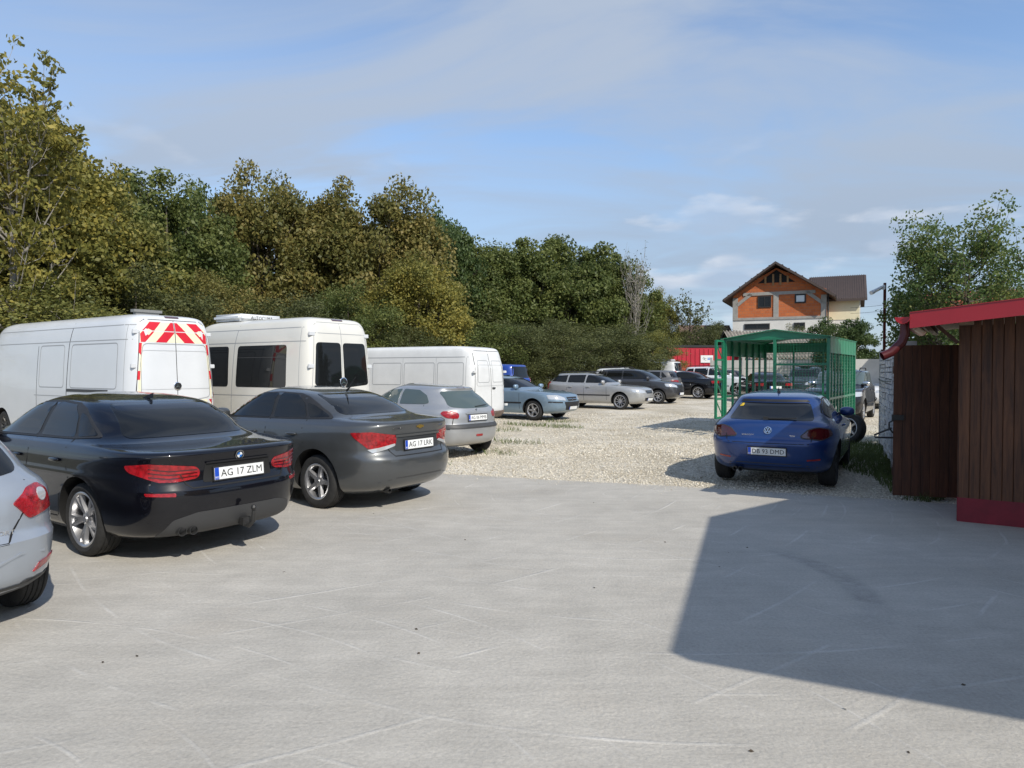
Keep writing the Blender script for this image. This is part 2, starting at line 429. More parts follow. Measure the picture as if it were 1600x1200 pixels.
        for flip in ((False, True) if sym else (False,)):
            vv = [(p[0], -p[1], p[2]) for p in v] if flip else v
            me = bpy.data.meshes.new(name); me.from_pydata(vv, [], f)
            bm = bmesh.new(); bm.from_mesh(me); bmesh.ops.recalc_face_normals(bm, faces=bm.faces); bm.to_mesh(me); bm.free()
            out.append(link(name, me, m, parent or s.root, 40))
        return out
    def surf(s, u, z, view='B'):
        d = {'B': (1, 0), 'F': (-1, 0), 'L': (0, -1), 'R': (0, 1)}[view]
        if view in ('R', 'F'): u = -u
        return s.ray(u, z, d, (0, 0))
    def plate(s, z, text, rear=True, size=(.52, .112), y=0.0, off=.012):
        h, n = s.surf(y, z, 'B' if rear else 'F'); sx = -1 if rear else 1
        pl = MB().box((0, 0, 0), (size[0] / 2, size[1] / 2, .006)).build('license_plate', M['plate'], s.root)
        MX = Matrix(((0, 0, sx, 0), (sx, 0, 0, 0), (0, 1, 0, 0), (0, 0, 0, 1)))
        tilt = math.atan2(n.z, math.hypot(n.x, n.y)) * .8
        pl.matrix_local = Matrix.Translation(h + Vector((sx * off, 0, 0))) @ MX @ Matrix.Rotation(-tilt, 4, 'X')
        bw = .042
        b = MB().box((-size[0] / 2 + bw / 2 + .004, 0, .0065), (bw / 2, size[1] / 2 - .004, .0012)).build('plate_band', M['plateblue'], pl)
        fr = MB()
        for q in ((0, size[1] / 2 + .004, size[0] / 2 + .012, .006), (0, -size[1] / 2 - .004, size[0] / 2 + .012, .006)): fr.box((q[0], q[1], .001), (q[2], q[3], .007))
        for q in (-1, 1): fr.box((q * (size[0] / 2 + .006), 0, .001), (.006, size[1] / 2, .0068))
        fr.build('plate_frame', M['plastic'], pl)
        if text:
            txt('plate_text', text, .092 * size[1] / .112, M['ink'], pl, (.022, 0, .0066), fit=size[0] - bw - .045, bold=0.0)
            txt('plate_text', 'RO', .026, M['plate'], pl, (-size[0] / 2 + bw / 2 + .004, -.034, .0080))
        return pl
    def box(s, name, c, h, m, parent=None, sym=False, bev=.0, rot=None):
        out = []
        for sg in ((1, -1) if sym else (1,)):
            mb = MB().box((0, 0, 0), h); o = mb.build(name, m, parent or s.root); o.location = (c[0], c[1] * sg, c[2])
            if rot: o.rotation_euler = (rot[0] * sg, rot[1], rot[2] * sg)
            if bev:
                bm = bmesh.new(); bm.from_mesh(o.data); bmesh.ops.bevel(bm, geom=list(bm.edges), offset=bev, segments=2, affect='EDGES'); bm.to_mesh(o.data); bm.free(); smooth_mesh(o.data, 50)
            out.append(o)
        return out
    def blob(s, name, c, h, m, sym=False, parent=None, pw=2.6, rot=None):
        """rounded solid (mirror housings, handles)"""
        bm = bmesh.new(); bmesh.ops.create_uvsphere(bm, u_segments=16, v_segments=10, radius=1)
        for v in bm.verts:
            p = v.co; k = (abs(p.x) ** pw + abs(p.y) ** pw + abs(p.z) ** pw) ** (-1 / pw); v.co = Vector((p.x * k * h[0], p.y * k * h[1], p.z * k * h[2]))
        me = bpy.data.meshes.new(name); bm.to_mesh(me); bm.free()
        for sg in ((1, -1) if sym else (1,)):
            o = link(name, me, m, parent or s.root, 60); o.location = (c[0], c[1] * sg, c[2])
            if rot: o.rotation_euler = (rot[0] * sg, rot[1], rot[2] * sg)
    def handle(s, x, z, m, sym=True):
        h, n = s.surf(x, z, 'L')
        s.blob('door_handle', (h.x, h.y + .016, h.z), (.095, .018, .018), m, sym)
    def mirror(s, x, z, m, sym=True, k=1.0):
        h, n = s.surf(x, z, 'L')
        s.blob('wing_mirror', (h.x, h.y + .12 * k, h.z + .05), (.075 * k, .115 * k, .075 * k), m, sym)
        s.box('mirror_stalk', (h.x, h.y + .02, h.z + .01), (.035, .05, .018), M['plastic'], sym=sym)
    def wheels(s, style, rim_mat=None, track=None):
        sp = s.sp; yw = (track or sp['W'] / 2 - sp.get('tw', .215) / 2 - .045)
        ty, rm = wheel_mesh(style, sp['r'], sp.get('tw', .215), rim_mat or M['alloy'])
        for ax in (0, sp['wb']):
            for sg in (1, -1):
                w = empty('wheel', (ax, sg * yw, sp['r']), 0, s.root)
                if sg < 0: w.rotation_euler = (0, 0, math.pi)
                w.rotation_euler.y = random.uniform(0, 6)
                link('tyre', ty, None, w); link('rim', rm, None, w)
    def place(s, local, world, fwd, z=0.0):
        a = math.atan2(fwd[1], fwd[0]); c, sn = math.cos(a), math.sin(a)
        s.root.location = (world[0] - (c * local[0] - sn * local[1]), world[1] - (sn * local[0] + c * local[1]), z)
        s.root.rotation_euler = (0, 0, a)
        return s
_wm = {}
def wheel_mesh(style, r, tw, rmat):
    key = (style, round(r, 3), round(tw, 3), rmat.name)
    if key in _wm: return _wm[key]
    rr = {'low': r * .735, 'std': r * .66, 'old': r * .62, 'van': r * .60}[style.split('_')[0]]
    n = 48; h = tw / 2
    prof = [(rr - .015, -h * .80), (rr + .005, -h * .93), (rr + (r - rr) * .45, -h * 1.03), (r - .028, -h * .96), (r - .008, -h * .80)]
    g = .007; ys = [-.52, -.17, .17, .52]
    for q in ys:
        prof += [(r, h * q - .012), (r - .001, h * q - .0055), (r - g, h * q - .005), (r - g, h * q + .005), (r - .001, h * q + .0055), (r, h * q + .012)]
    prof += [(r - .008, h * .80), (r - .028, h * .96), (rr + (r - rr) * .45, h * 1.03), (rr + .005, h * .93), (rr - .015, h * .80)]
    mb = MB().lathe(prof, n, 'y')
    ty = mb.mesh('tyre'); ty.materials.append(M['rubber']); smooth_mesh(ty, 40)
    # rim: outer side is +y
    mb = MB()
    mb.lathe([(rr - .012, -h * .8), (rr + .002, -h * .8), (rr - .022, -h * .5), (rr - .03, h * .45), (rr - .016, h * .78), (rr + .006, h * .93), (rr - .004, h * .96), (rr - .022, h * .86), (rr - .034, h * .5), (rr - .04, -h * .5)], n, 'y')
    mb.lathe([(.001, h * .05), (rr - .02, h * .02), (rr - .02, -h * .1), (.001, -h * .1)], 32, 'y', mi=1)
    mb.lathe([(.001, h * .30), (rr * .62, h * .28), (rr * .62, h * .10), (.001, h * .1)], 24, 'y', mi=2)
    mb.lathe([(.001, h * .78), (.030, h * .78), (.034, h * .7), (.075, h * .62), (.08, h * .3), (.001, h * .3)], 20, 'y')
    ns, dbl, wd = {'low_double5': (5, True, .034), 'std_5': (5, False, .062), 'std_7': (7, False, .036), 'std_10': (10, False, .026), 'low_10': (10, False, .030), 'low_5': (5, False, .06), 'old_hub': (9, False, .055), 'van_hub': (8, False, .06)}.get(style, (5, False, .06))
    for k in range(ns):
        t = 2 * math.pi * k / ns
        for q in ((-.16, .16) if dbl else (0,)):
            segs = 4; sec = []
            for j in range(segs + 1):
                u = j / segs; rad = .05 + (rr - .022 - .05) * u
                ang = t + q * (.45 + .75 * u); yy = h * (.66 + .22 * math.sin(u * math.pi * .55)); ww = wd * (1.0 - .25 * u + (.45 * max(0, u - .7))) / 2
                c, s_ = math.cos(ang), math.sin(ang)
                ctr = Vector((rad * c, 0, rad * s_)); tn = Vector((-s_, 0, c))
                sec.append([ctr + tn * ww * 1.25 + Vector((0, yy - .035, 0)), ctr + tn * ww * .8 + Vector((0, yy, 0)), ctr - tn * ww * .8 + Vector((0, yy, 0)), ctr - tn * ww * 1.25 + Vector((0, yy - .035, 0))])
            v = [p for c4 in sec for p in c4]; f = []
            for j in range(segs):
                for i in range(4): f.append((j * 4 + i, j * 4 + (i + 1) % 4, j * 4 + 4 + (i + 1) % 4, j * 4 + 4 + i))
            mb.add(v, f)
    rm = mb.mesh('rim'); rm.materials.append(rmat); rm.materials.append(M['gap']); rm.materials.append(M['steel']); smooth_mesh(rm, 35)
    _wm[key] = (ty, rm); return ty, rm
def txt(name, s, size, m, parent, loc, fit=None, ext=.0008, rot=None, bold=0.0):
    cu = bpy.data.curves.new(name, 'FONT'); cu.body = s; cu.size = size; cu.align_x = 'CENTER'; cu.align_y = 'CENTER'; cu.extrude = ext; cu.resolution_u = 2; cu.offset = bold
    o = bpy.data.objects.new('t', cu); COL.objects.link(o)
    dg = bpy.context.evaluated_depsgraph_get(); me = bpy.data.meshes.new_from_object(o.evaluated_get(dg)); bpy.data.objects.remove(o)
    me.name = name
    if len(me.vertices):
        co = np.empty(len(me.vertices) * 3); me.vertices.foreach_get('co', co); co = co.reshape(-1, 3)
        co[:, :2] -= (co[:, :2].max(0) + co[:, :2].min(0)) / 2
        if fit: co[:, 0] *= fit / (co[:, 0].max() - co[:, 0].min())
        me.vertices.foreach_set('co', co.ravel())
    me.materials.clear(); ob = link(name, me, m, parent); ob.location = loc
    if rot: ob.rotation_euler = rot
    return ob
def badge_at(car, u, z, view, rad, kind, off=.006):
    h, n = car.surf(u, z, view); sx = -1 if view == 'B' else 1
    b = MB().lathe([(.001, .004), (rad * .96, .004), (rad, .002), (rad, -.004)], 28, 'z')
    root = b.build('badge', M['chrome'] if kind != 'roundel' else M['ink'], car.root, 40)
    MX = Matrix(((0, 0, sx, 0), (sx, 0, 0, 0), (0, 1, 0, 0), (0, 0, 0, 1)))
    tilt = math.atan2(n.z, math.hypot(n.x, n.y))
    root.matrix_local = Matrix.Translation(h + Vector((sx * off, 0, 0))) @ MX @ Matrix.Rotation(-tilt, 4, 'X')
    mb = MB(); z1 = .0052
    def wedge(a0, a1, r0, mi):
        k = 8; v = [(0, 0, z1)] + [(r0 * math.cos(a0 + (a1 - a0) * i / k), r0 * math.sin(a0 + (a1 - a0) * i / k), z1) for i in range(k + 1)]
        mb.add(v, [tuple(range(len(v)))], mi)
    if kind == 'roundel':
        for q in range(4): wedge(q * math.pi / 2, (q + 1) * math.pi / 2, rad * .62, q % 2)
        ring = MB().lathe([(rad, .0065), (rad * .93, .0065)], 28, 'z').build('badge_ring', M['chrome'], root)
        mb.build('badge_emblem', [M['plate'], M['bluebadge']], root)
    elif kind == 'vw':
        MB().lathe([(.001, z1), (rad * .84, z1)], 28, 'z').build('badge_field', M['ink'], root)
        t = rad * .17; z2 = .0066
        def ln(a, b): mb.bar((a[0] * rad, a[1] * rad, z2), (b[0] * rad, b[1] * rad, z2), t, .001)
        for s in (-1, 1):
            ln((s * .36, .74), (s * .02, .12)); ln((s * .72, .42), (s * .36, -.68)); ln((s * .36, -.68), (s * .02, -.02))
        mb.build('badge_emblem', M['chrome'], root)
    elif kind == 'star':
        MB().lathe([(.001, z1), (rad * .84, z1)], 28, 'z').build('badge_field', M['ink'], root)
        for q in range(3):
            a = math.pi / 2 + q * 2 * math.pi / 3; n2 = Vector((-math.sin(a), math.cos(a), 0)) * rad * .13
            mb.add([tuple(n2 + Vector((0, 0, .007))), tuple(-n2 + Vector((0, 0, .007))), (rad * .86 * math.cos(a), rad * .86 * math.sin(a), .0062)], [(0, 1, 2)])
        mb.build('badge_emblem', M['chrome'], root)
    return root
# ------------------------------------------------------------------ ground
def ground_mats():
    m = bpy.data.materials.new('concrete'); m.use_nodes = True; t = m.node_tree; b = t.nodes['Principled BSDF']; L = t.links.new
    tc = N(t, 'ShaderNodeTexCoord'); V = tc.outputs['Object']
    def noise(sc, det=6, rough=.6, dist=0.0, vec=None):
        n = N(t, 'ShaderNodeTexNoise'); n.inputs['Scale'].default_value = sc; n.inputs['Detail'].default_value = det; n.inputs['Roughness'].default_value = rough; n.inputs['Distortion'].default_value = dist; L(vec or V, n.inputs['Vector']); return n.outputs['Fac']
    def rng_(src, a, b_, c, d):
        r = N(t, 'ShaderNodeMapRange'); r.inputs[1].default_value = a; r.inputs[2].default_value = b_; r.inputs[3].default_value = c; r.inputs[4].default_value = d; L(src, r.inputs[0]); return r.outputs[0]
    def mul(a, b_):
        x = N(t, 'ShaderNodeMath', operation='MULTIPLY'); L(a, x.inputs[0]); L(b_, x.inputs[1]); return x.outputs[0]
    big = rng_(noise(.45, 6, .65), .3, .7, .86, 1.10); mid = rng_(noise(3.2, 6), .3, .7, .92, 1.07); fine = rng_(noise(48, 5, .75), .32, .68, .84, 1.14)
    # long smears from trowelling
    mp = N(t, 'ShaderNodeMapping'); mp.inputs['Rotation'].default_value = (0, 0, R(20)); mp.inputs['Scale'].default_value = (1.1, 9, 1); L(V, mp.inputs[0])
    smear = rng_(noise(1.0, 5, .6, .6, mp.outputs[0]), .35, .7, .94, 1.05)
    v = mul(mul(big, mid), mul(fine, smear))
    # trowel arcs: rings about far-off centres, shown only in patches
    def arcs(cx, cy, sc, seed):
        mp2 = N(t, 'ShaderNodeMapping'); mp2.inputs['Location'].default_value = (cx, cy, 0); L(V, mp2.inputs[0])
        w = N(t, 'ShaderNodeTexWave', wave_type='RINGS', rings_direction='Z', wave_profile='SIN'); w.inputs['Scale'].default_value = sc; w.inputs['Distortion'].default_value = 3.0; w.inputs['Detail'].default_value = 2; w.inputs['Detail Scale'].default_value = .35; L(mp2.outputs[0], w.inputs['Vector'])
        line = rng_(w.outputs['Fac'], .990, 1.0, 0, 1)
        mp3 = N(t, 'ShaderNodeMapping'); mp3.inputs['Location'].default_value = (seed, seed * .7, 0); L(V, mp3.inputs[0])
        return mul(line, rng_(noise(.9, 3, .6, 0, mp3.outputs[0]), .50, .64, 0, 1))
    a1 = arcs(-1.5, -9.5, .62, 3.1); a2 = arcs(3.5, -1.0, .80, 8.7); a3 = arcs(6.5, -14, .55, 14.2)
    ad = N(t, 'ShaderNodeMath', operation='ADD'); L(a1, ad.inputs[0]); L(a2, ad.inputs[1]); ad2 = N(t, 'ShaderNodeMath', operation='ADD'); L(ad.outputs[0], ad2.inputs[0]); L(a3, ad2.inputs[1])
    # a curved tyre mark and dirt stains
    sx = N(t, 'ShaderNodeSeparateXYZ'); L(V, sx.inputs[0])
    def ringmark(cx, cy, rad, wd, y0, y1):
        cxn = N(t, 'ShaderNodeVectorMath', operation='DISTANCE'); cxn.inputs[1].default_value = (cx, cy, 0); L(V, cxn.inputs[0])
        s_ = N(t, 'ShaderNodeMath', operation='SUBTRACT'); s_.inputs[1].default_value = rad; L(cxn.outputs['Value'], s_.inputs[0])
        ab = N(t, 'ShaderNodeMath', operation='ABSOLUTE'); L(s_.outputs[0], ab.inputs[0])
        k = rng_(ab.outputs[0], wd * .5, wd, 1, 0)
        return mul(mul(k, rng_(sx.outputs['Y'], y0, y0 + .8, 0, 1)), rng_(sx.outputs['Y'], y1 - .8, y1, 1, 0))
    tm = mul(mul(ringmark(.7, 5.6, 2.0, .14, 4.4, 7.0), rng_(sx.outputs['X'], 1.4, 1.8, 0, 1)), rng_(noise(9, 4), .35, .65, .2, 1))
    st = rng_(noise(.8, 6, .62), .54, .72, 0, 1)
    dark = N(t, 'ShaderNodeMixRGB'); dark.inputs[1].default_value = (.438, .414, .368, 1); dark.inputs[2].default_value = (.335, .30, .25, 1)
    L(rng_(st, 0, 1, 0, .45), dark.inputs[0])
    dk2 = N(t, 'ShaderNodeMixRGB'); dk2.inputs[2].default_value = (.17, .17, .17, 1); L(rng_(tm, 0, 1, 0, .40), dk2.inputs[0]); L(dark.outputs[0], dk2.inputs[1])
    lt = N(t, 'ShaderNodeMixRGB'); lt.inputs[2].default_value = (.60, .585, .55, 1); L(rng_(ad2.outputs[0], 0, 1, 0, .42), lt.inputs[0]); L(dk2.outputs[0], lt.inputs[1])
    fin = N(t, 'ShaderNodeMixRGB', blend_type='MULTIPLY'); fin.inputs[0].default_value = 1; L(lt.outputs[0], fin.inputs[1]); L(v, fin.inputs[2])
    L(fin.outputs[0], b.inputs['Base Color']); b.inputs['Roughness'].default_value = .8; b.inputs['Specular IOR Level'].default_value = .3
    hs = N(t, 'ShaderNodeMath', operation='ADD'); L(noise(28, 6, .7), hs.inputs[0]); L(rng_(ad2.outputs[0], 0, 1, 0, .45), hs.inputs[1])
    hb = N(t, 'ShaderNodeMath', operation='ADD'); L(hs.outputs[0], hb.inputs[0]); L(noise(2.5, 3), hb.inputs[1])
    bp = N(t, 'ShaderNodeBump'); bp.inputs['Strength'].default_value = .6; bp.inputs['Distance'].default_value = .014; L(hb.outputs[0], bp.inputs['Height']); L(bp.outputs[0], b.inputs['Normal'])
    M['concrete'] = m
    # gravel bed
    m = bpy.data.materials.new('gravel'); m.use_nodes = True; t = m.node_tree; b = t.nodes['Principled BSDF']; L2 = t.links.new
    tc = N(t, 'ShaderNodeTexCoord')
    vo = N(t, 'ShaderNodeTexVoronoi'); vo.inputs['Scale'].default_value = 26; L2(tc.outputs['Object'], vo.inputs['Vector'])
    nb = N(t, 'ShaderNodeTexNoise'); nb.inputs['Scale'].default_value = .55; nb.inputs['Detail'].default_value = 7; nb.inputs['Roughness'].default_value = .65; L2(tc.outputs['Object'], nb.inputs['Vector'])
    cr = N(t, 'ShaderNodeValToRGB'); e = cr.color_ramp.elements; e[0].position = .36; e[0].color = (.41, .36, .27, 1); e[1].position = .62; e[1].color = (.63, .58, .485, 1)
    L2(nb.outputs['Fac'], cr.inputs[0])
    hv = N(t, 'ShaderNodeRGBToBW'); L2(vo.outputs['Color'], hv.inputs[0]); mr = N(t, 'ShaderNodeMapRange'); mr.inputs[3].default_value = .62; mr.inputs[4].default_value = 1.28; L2(hv.outputs[0], mr.inputs[0])
    mx = N(t, 'ShaderNodeMixRGB', blend_type='MULTIPLY'); mx.inputs[0].default_value = 1; L2(cr.outputs[0], mx.inputs[1]); L2(mr.outputs[0], mx.inputs[2]); L2(mx.outputs[0], b.inputs['Base Color'])
    b.inputs['Roughness'].default_value = .9
    bp = N(t, 'ShaderNodeBump'); bp.inputs['Strength'].default_value = .9; bp.inputs['Distance'].default_value = .02; L2(vo.outputs['Distance'], bp.inputs['Height']); L2(bp.outputs[0], b.inputs['Normal'])
    M['gravel'] = m
    m = bpy.data.materials.new('pebble'); m.use_nodes = True; t = m.node_tree; b = t.nodes['Principled BSDF']
    at = N(t, 'ShaderNodeAttribute', attribute_name='tint'); cr = N(t, 'ShaderNodeValToRGB'); e = cr.color_ramp.elements; e[0].color = (.35, .30, .215, 1); e[1].color = (.78, .73, .625, 1)
    t.links.new(at.outputs['Fac'], cr.inputs[0]); t.links.new(cr.outputs[0], b.inputs['Base Color']); b.inputs['Roughness'].default_value = .85
    M['pebble'] = m
    M['earth'] = mat('earth', (.11, .10, .055), .95, noise=.35, nscale=.8, bump=.6, bscale=6)
ground_mats()
# edge between concrete and gravel
EDGE = [(-14, 15.6), (-6.0, 13.1), (-2.6, 11.95), (-1.05, 11.44), (.9, 10.74), (2.77, 10.07), (5.01, 9.17), (5.5, 8.95), (7.5, 8.1)]
def edge_y(x): return float(np.interp(x, [p[0] for p in EDGE], [p[1] for p in EDGE]))
def make_ground():
    # wide terrain: level near the camera, climbing gently as the lot does
    ys = [-60, -10, 0, 8, 13, 20, 30, 40, 50, 60, 80, 200, 900]; xs = [-900, -120, -40, -14, 0, 14, 40, 120, 900]
    v = [(x, y, gz(y) - .07) for y in ys for x in xs]; n = len(xs)
    f = [(j * n + i, j * n + i + 1, (j + 1) * n + i + 1, (j + 1) * n + i) for j in range(len(ys) - 1) for i in range(n - 1)]
    me = bpy.data.meshes.new('ground'); me.from_pydata(v, [], f); o = link('ground', me, M['earth']); tag(o, kind='structure')
    # gravel lot
    ys = list(np.arange(8.0, 62, 1.0)); xs = list(np.arange(-16, 26.1, 2.0)); n = len(xs)
    v = [(x, y, gz(y) - .045) for y in ys for x in xs]
    f = [(j * n + i, j * n + i + 1, (j + 1) * n + i + 1, (j + 1) * n + i) for j in range(len(ys) - 1) for i in range(n - 1)]
    me = bpy.data.meshes.new('gravel_lot'); me.from_pydata(v, [], f); o = link('gravel_lot', me, M['gravel']); tag(o, kind='structure')
    # concrete slab with a slightly ragged front edge
    xs = np.arange(-14, 12.01, .12); rr = np.random.default_rng(3)
    wob = np.cumsum(rr.normal(0, .008, len(xs))); wob -= np.linspace(wob[0], wob[-1], len(xs))
    top = [(float(x), edge_y(x) + float(w) + float(rr.normal(0, .008)), 0.0) for x, w in zip(xs, wob)]
    bot = [(12, -8, 0), (-14, -8, 0)]
    ring = top + bot; m = len(ring)
    v = ring + [(p[0], p[1], -.09) for p in ring]
    f = [tuple(range(m - 1, -1, -1))] + [(i, (i + 1) % m, m + (i + 1) % m, m + i) for i in range(m)]
    me = bpy.data.meshes.new('concrete_yard'); me.from_pydata(v, [], f)
    bm = bmesh.new(); bm.from_mesh(me); bmesh.ops.recalc_face_normals(bm, faces=bm.faces); bm.to_mesh(me); bm.free()
    o = link('concrete_yard', me, M['concrete']); tag(o, kind='structure')
make_ground()
def pebbles():
    r = np.random.default_rng(11); P = []
    def scatter(n, y0, y1, s0, s1, x0=-4, x1=8.5):
        y = y0 + (y1 - y0) * r.random(n) ** 1.3; x = x0 + (x1 - x0) * r.random(n); s = s0 + (s1 - s0) * r.random(n) ** 2
        k = y > np.array([edge_y(a) for a in x]) + .02
        k &= np.abs(x) < .80 * y
        return x[k], y[k], s[k]
    xs, ys, ss = [np.concatenate(a) for a in zip(scatter(52000, 9.0, 16, .008, .023), scatter(24000, 14, 26, .012, .032, -6, 12), scatter(2600, 9.0, 12.5, .006, .014))]
    # a few stones kicked onto the concrete
    n = 1300; x = -2.5 + 8 * r.random(n); y = np.array([edge_y(a) for a in x]) - np.abs(r.normal(0, .22, n)) * (.4 + .9 * np.sin(x * 2.3) ** 2); xs = np.concatenate([xs, x]); ys = np.concatenate([ys, y]); ss = np.concatenate([ss, .003 + .009 * r.random(n) ** 2])
    n = len(xs); onc = np.arange(n) >= n - 1300
    base = np.array([(1, 0, 0), (0, 1, 0), (-1, 0, 0), (0, -1, 0), (0, 0, .75), (0, 0, -.6)], float)
    fc = np.array([(0, 1, 4), (1, 2, 4), (2, 3, 4), (3, 0, 4), (1, 0, 5), (2, 1, 5), (3, 2, 5), (0, 3, 5)])
    a = r.random(n) * 6.28; sc = .65 + .7 * r.random((n, 3)); sc[:, 2] *= .7
    v = base[None] * sc[:, None] * ss[:, None, None] * (1 + .35 * (r.random((n, 6, 1)) - .5))
    # tilt and turn
    tl = (r.random(n) - .5) * .9; c, s_ = np.cos(tl), np.sin(tl)
    y1 = v[..., 1] * c[:, None] - v[..., 2] * s_[:, None]; z1 = v[..., 1] * s_[:, None] + v[..., 2] * c[:, None]
    ca, sa = np.cos(a), np.sin(a)
    X = v[..., 0] * ca[:, None] - y1 * sa[:, None] + xs[:, None]; Y = v[..., 0] * sa[:, None] + y1 * ca[:, None] + ys[:, None]
    g = np.array([gz(q) for q in ys]) - .045 + ss * .25; g[onc] = ss[onc] * .35
    Z = z1 + g[:, None]
    co = np.stack([X, Y, Z], -1).reshape(-1, 3); F = (fc[None] + (np.arange(n) * 6)[:, None, None]).reshape(-1, 3)
    me = bpy.data.meshes.new('gravel_stones'); me.vertices.add(len(co)); me.vertices.foreach_set('co', co.ravel())
    me.loops.add(F.size); me.loops.foreach_set('vertex_index', F.ravel()); me.polygons.add(len(F)); me.polygons.foreach_set('loop_start', np.arange(0, F.size, 3)); me.update()
    tint = np.repeat(np.clip(r.normal(.55, .26, n), 0, 1), 6); at = me.attributes.new('tint', 'FLOAT', 'POINT'); at.data.foreach_set('value', tint.astype(np.float32))
    o = link('gravel_stones', me, M['pebble']); tag(o, 'loose pale crushed stones lying over the gravel lot', 'gravel', kind='stuff')
pebbles()
M['grass'] = mat('grass', (.085, .115, .028), .8, noise=.35, nscale=3)
def grass(name, spots, label, dens=900, h0=.05, h1=.16):
    r = np.random.default_rng(5); V = []; F = []
    for (cx, cy, rx, ry, ang, k) in spots:
        n = int(dens * k * rx * ry * 3.1)
        for _ in range(n):
            t = r.random() * 6.28; q = math.sqrt(r.random()); lx, ly = rx * q * math.cos(t), ry * q * math.sin(t)
            if r.random() > .35 + .65 * (math.sin(lx * 7 + cx) * math.sin(ly * 9 + cy) * .5 + .5): continue
            x = cx + lx * math.cos(ang) - ly * math.sin(ang); y = cy + lx * math.sin(ang) + ly * math.cos(ang)
            z = gz(y) - .05; h = h0 + (h1 - h0) * r.random() ** 1.6; a = r.random() * 6.28; w = .004 + .004 * r.random(); b = h * (.2 + .7 * r.random()); ba = r.random() * 6.28
            o = len(V); c, s = math.cos(a) * w, math.sin(a) * w; tx, ty = math.cos(ba) * b, math.sin(ba) * b
            V += [(x - c, y - s, z), (x + c, y + s, z), (x + c * .7 + tx * .4, y + s * .7 + ty * .4, z + h * .6), (x - c * .7 + tx * .4, y - s * .7 + ty * .4, z + h * .6), (x + tx, y + ty, z + h)]
            F += [(o, o + 1, o + 2, o + 3), (o + 3, o + 2, o + 4)]
    me = bpy.data.meshes.new(name); me.from_pydata(V, [], F); tag(link(name, me, M['grass']), label, 'grass', kind='stuff')
grass('grass', [(-.1, 16.4, .9, .35, -.4, .5), (.9, 20.6, 1.4, .4, -.55, .7), (-.2, 19.2, .5, .4, 0, .5), (1.6, 22.0, .5, .35, 0, .4), (-.4, 14.4, .6, .3, -.5, .4), (-2.2, 13.2, 1.2, .5, -.5, .4)], 'thin grass tufts growing through gravel by the old white van', 620)
grass('grass', [(6.25, 11.0, .45, 2.2, -.42, 1.0), (7.45, 14.6, .55, 1.6, -.42, 1.0), (6.6, 12.6, .6, 1.6, -.42, .9)], 'green grass strip along the foot of the stone-faced fence', 900, .06, .2)
def debris():
    r = np.random.default_rng(21); mb = MB()
    for _ in range(26):
        x = -4 + 8 * r.random(); y = 3.0 + 6 * r.random(); s = .006 + .012 * r.random(); a = r.random() * 6.28
        p = [(s, 0, .003), (0, s * .5, .009), (-s, 0, .004), (0, -s * .5, .002)]
        mb.add([(x + q[0] * math.cos(a) - q[1] * math.sin(a), y + q[0] * math.sin(a) + q[1] * math.cos(a), q[2]) for q in p], [(0, 1, 2, 3)])
    me = bpy.data.meshes.new('fallen_leaves'); me.from_pydata(mb.v, [], mb.f); tag(link('fallen_leaves', me, mat('dry_leaf', (.06, .045, .03), .9)), 'small dry leaves and crumbs scattered over the concrete', 'leaves', kind='stuff')
debris()

# ------------------------------------------------------------------ shed, gate leaf, fence
def wood_mat(name, c0, c1, sc=1.0):
    m = bpy.data.materials.new(name); m.use_nodes = True; t = m.node_tree; b = t.nodes['Principled BSDF']; L = t.links.new
    tc = N(t, 'ShaderNodeTexCoord'); oi = N(t, 'ShaderNodeObjectInfo'); ad = N(t, 'ShaderNodeVectorMath', operation='ADD'); L(tc.outputs['Object'], ad.inputs[0])
    cbx = N(t, 'ShaderNodeCombineXYZ'); ml = N(t, 'ShaderNodeMath', operation='MULTIPLY'); ml.inputs[1].default_value = 37; L(oi.outputs['Random'], ml.inputs[0]); L(ml.outputs[0], cbx.inputs[0]); L(ml.outputs[0], cbx.inputs[2]); L(cbx.outputs[0], ad.inputs[1])
    mp = N(t, 'ShaderNodeMapping'); mp.inputs['Scale'].default_value = (22 * sc, 22 * sc, 1.6 * sc); L(ad.outputs[0], mp.inputs[0])
    n = N(t, 'ShaderNodeTexNoise'); n.inputs['Scale'].default_value = 1.0; n.inputs['Detail'].default_value = 8; n.inputs['Roughness'].default_value = .65; n.inputs['Distortion'].default_value = .8; L(mp.outputs[0], n.inputs['Vector'])
    cr = N(t, 'ShaderNodeValToRGB'); e = cr.color_ramp.elements; e[0].position = .32; e[0].color = (*c0, 1); e[1].position = .70; e[1].color = (*c1, 1); L(n.outputs['Fac'], cr.inputs[0])
    mr = N(t, 'ShaderNodeMapRange'); mr.inputs[3].default_value = .84; mr.inputs[4].default_value = 1.12; L(oi.outputs['Random'], mr.inputs[0])
    mx = N(t, 'ShaderNodeMixRGB', blend_type='MULTIPLY'); mx.inputs[0].default_value = 1; L(cr.outputs[0], mx.inputs[1]); L(mr.outputs[0], mx.inputs[2]); L(mx.outputs[0], b.inputs['Base Color'])
    b.inputs['Roughness'].default_value = .6
    bp = N(t, 'ShaderNodeBump'); bp.inputs['Strength'].default_value = .4; bp.inputs['Distance'].default_value = .006; L(n.outputs['Fac'], bp.inputs['Height']); L(bp.outputs[0], b.inputs['Normal'])
    return m
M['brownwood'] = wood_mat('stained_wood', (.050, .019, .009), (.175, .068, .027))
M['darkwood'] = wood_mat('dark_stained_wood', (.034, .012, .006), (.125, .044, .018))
M['rawwood'] = wood_mat('raw_wood', (.25, .17, .10), (.42, .31, .20))
M['redmetal'] = mat('red_sheet_metal', (.33, .012, .022), .38, .15, .3, noise=.07, nscale=3)
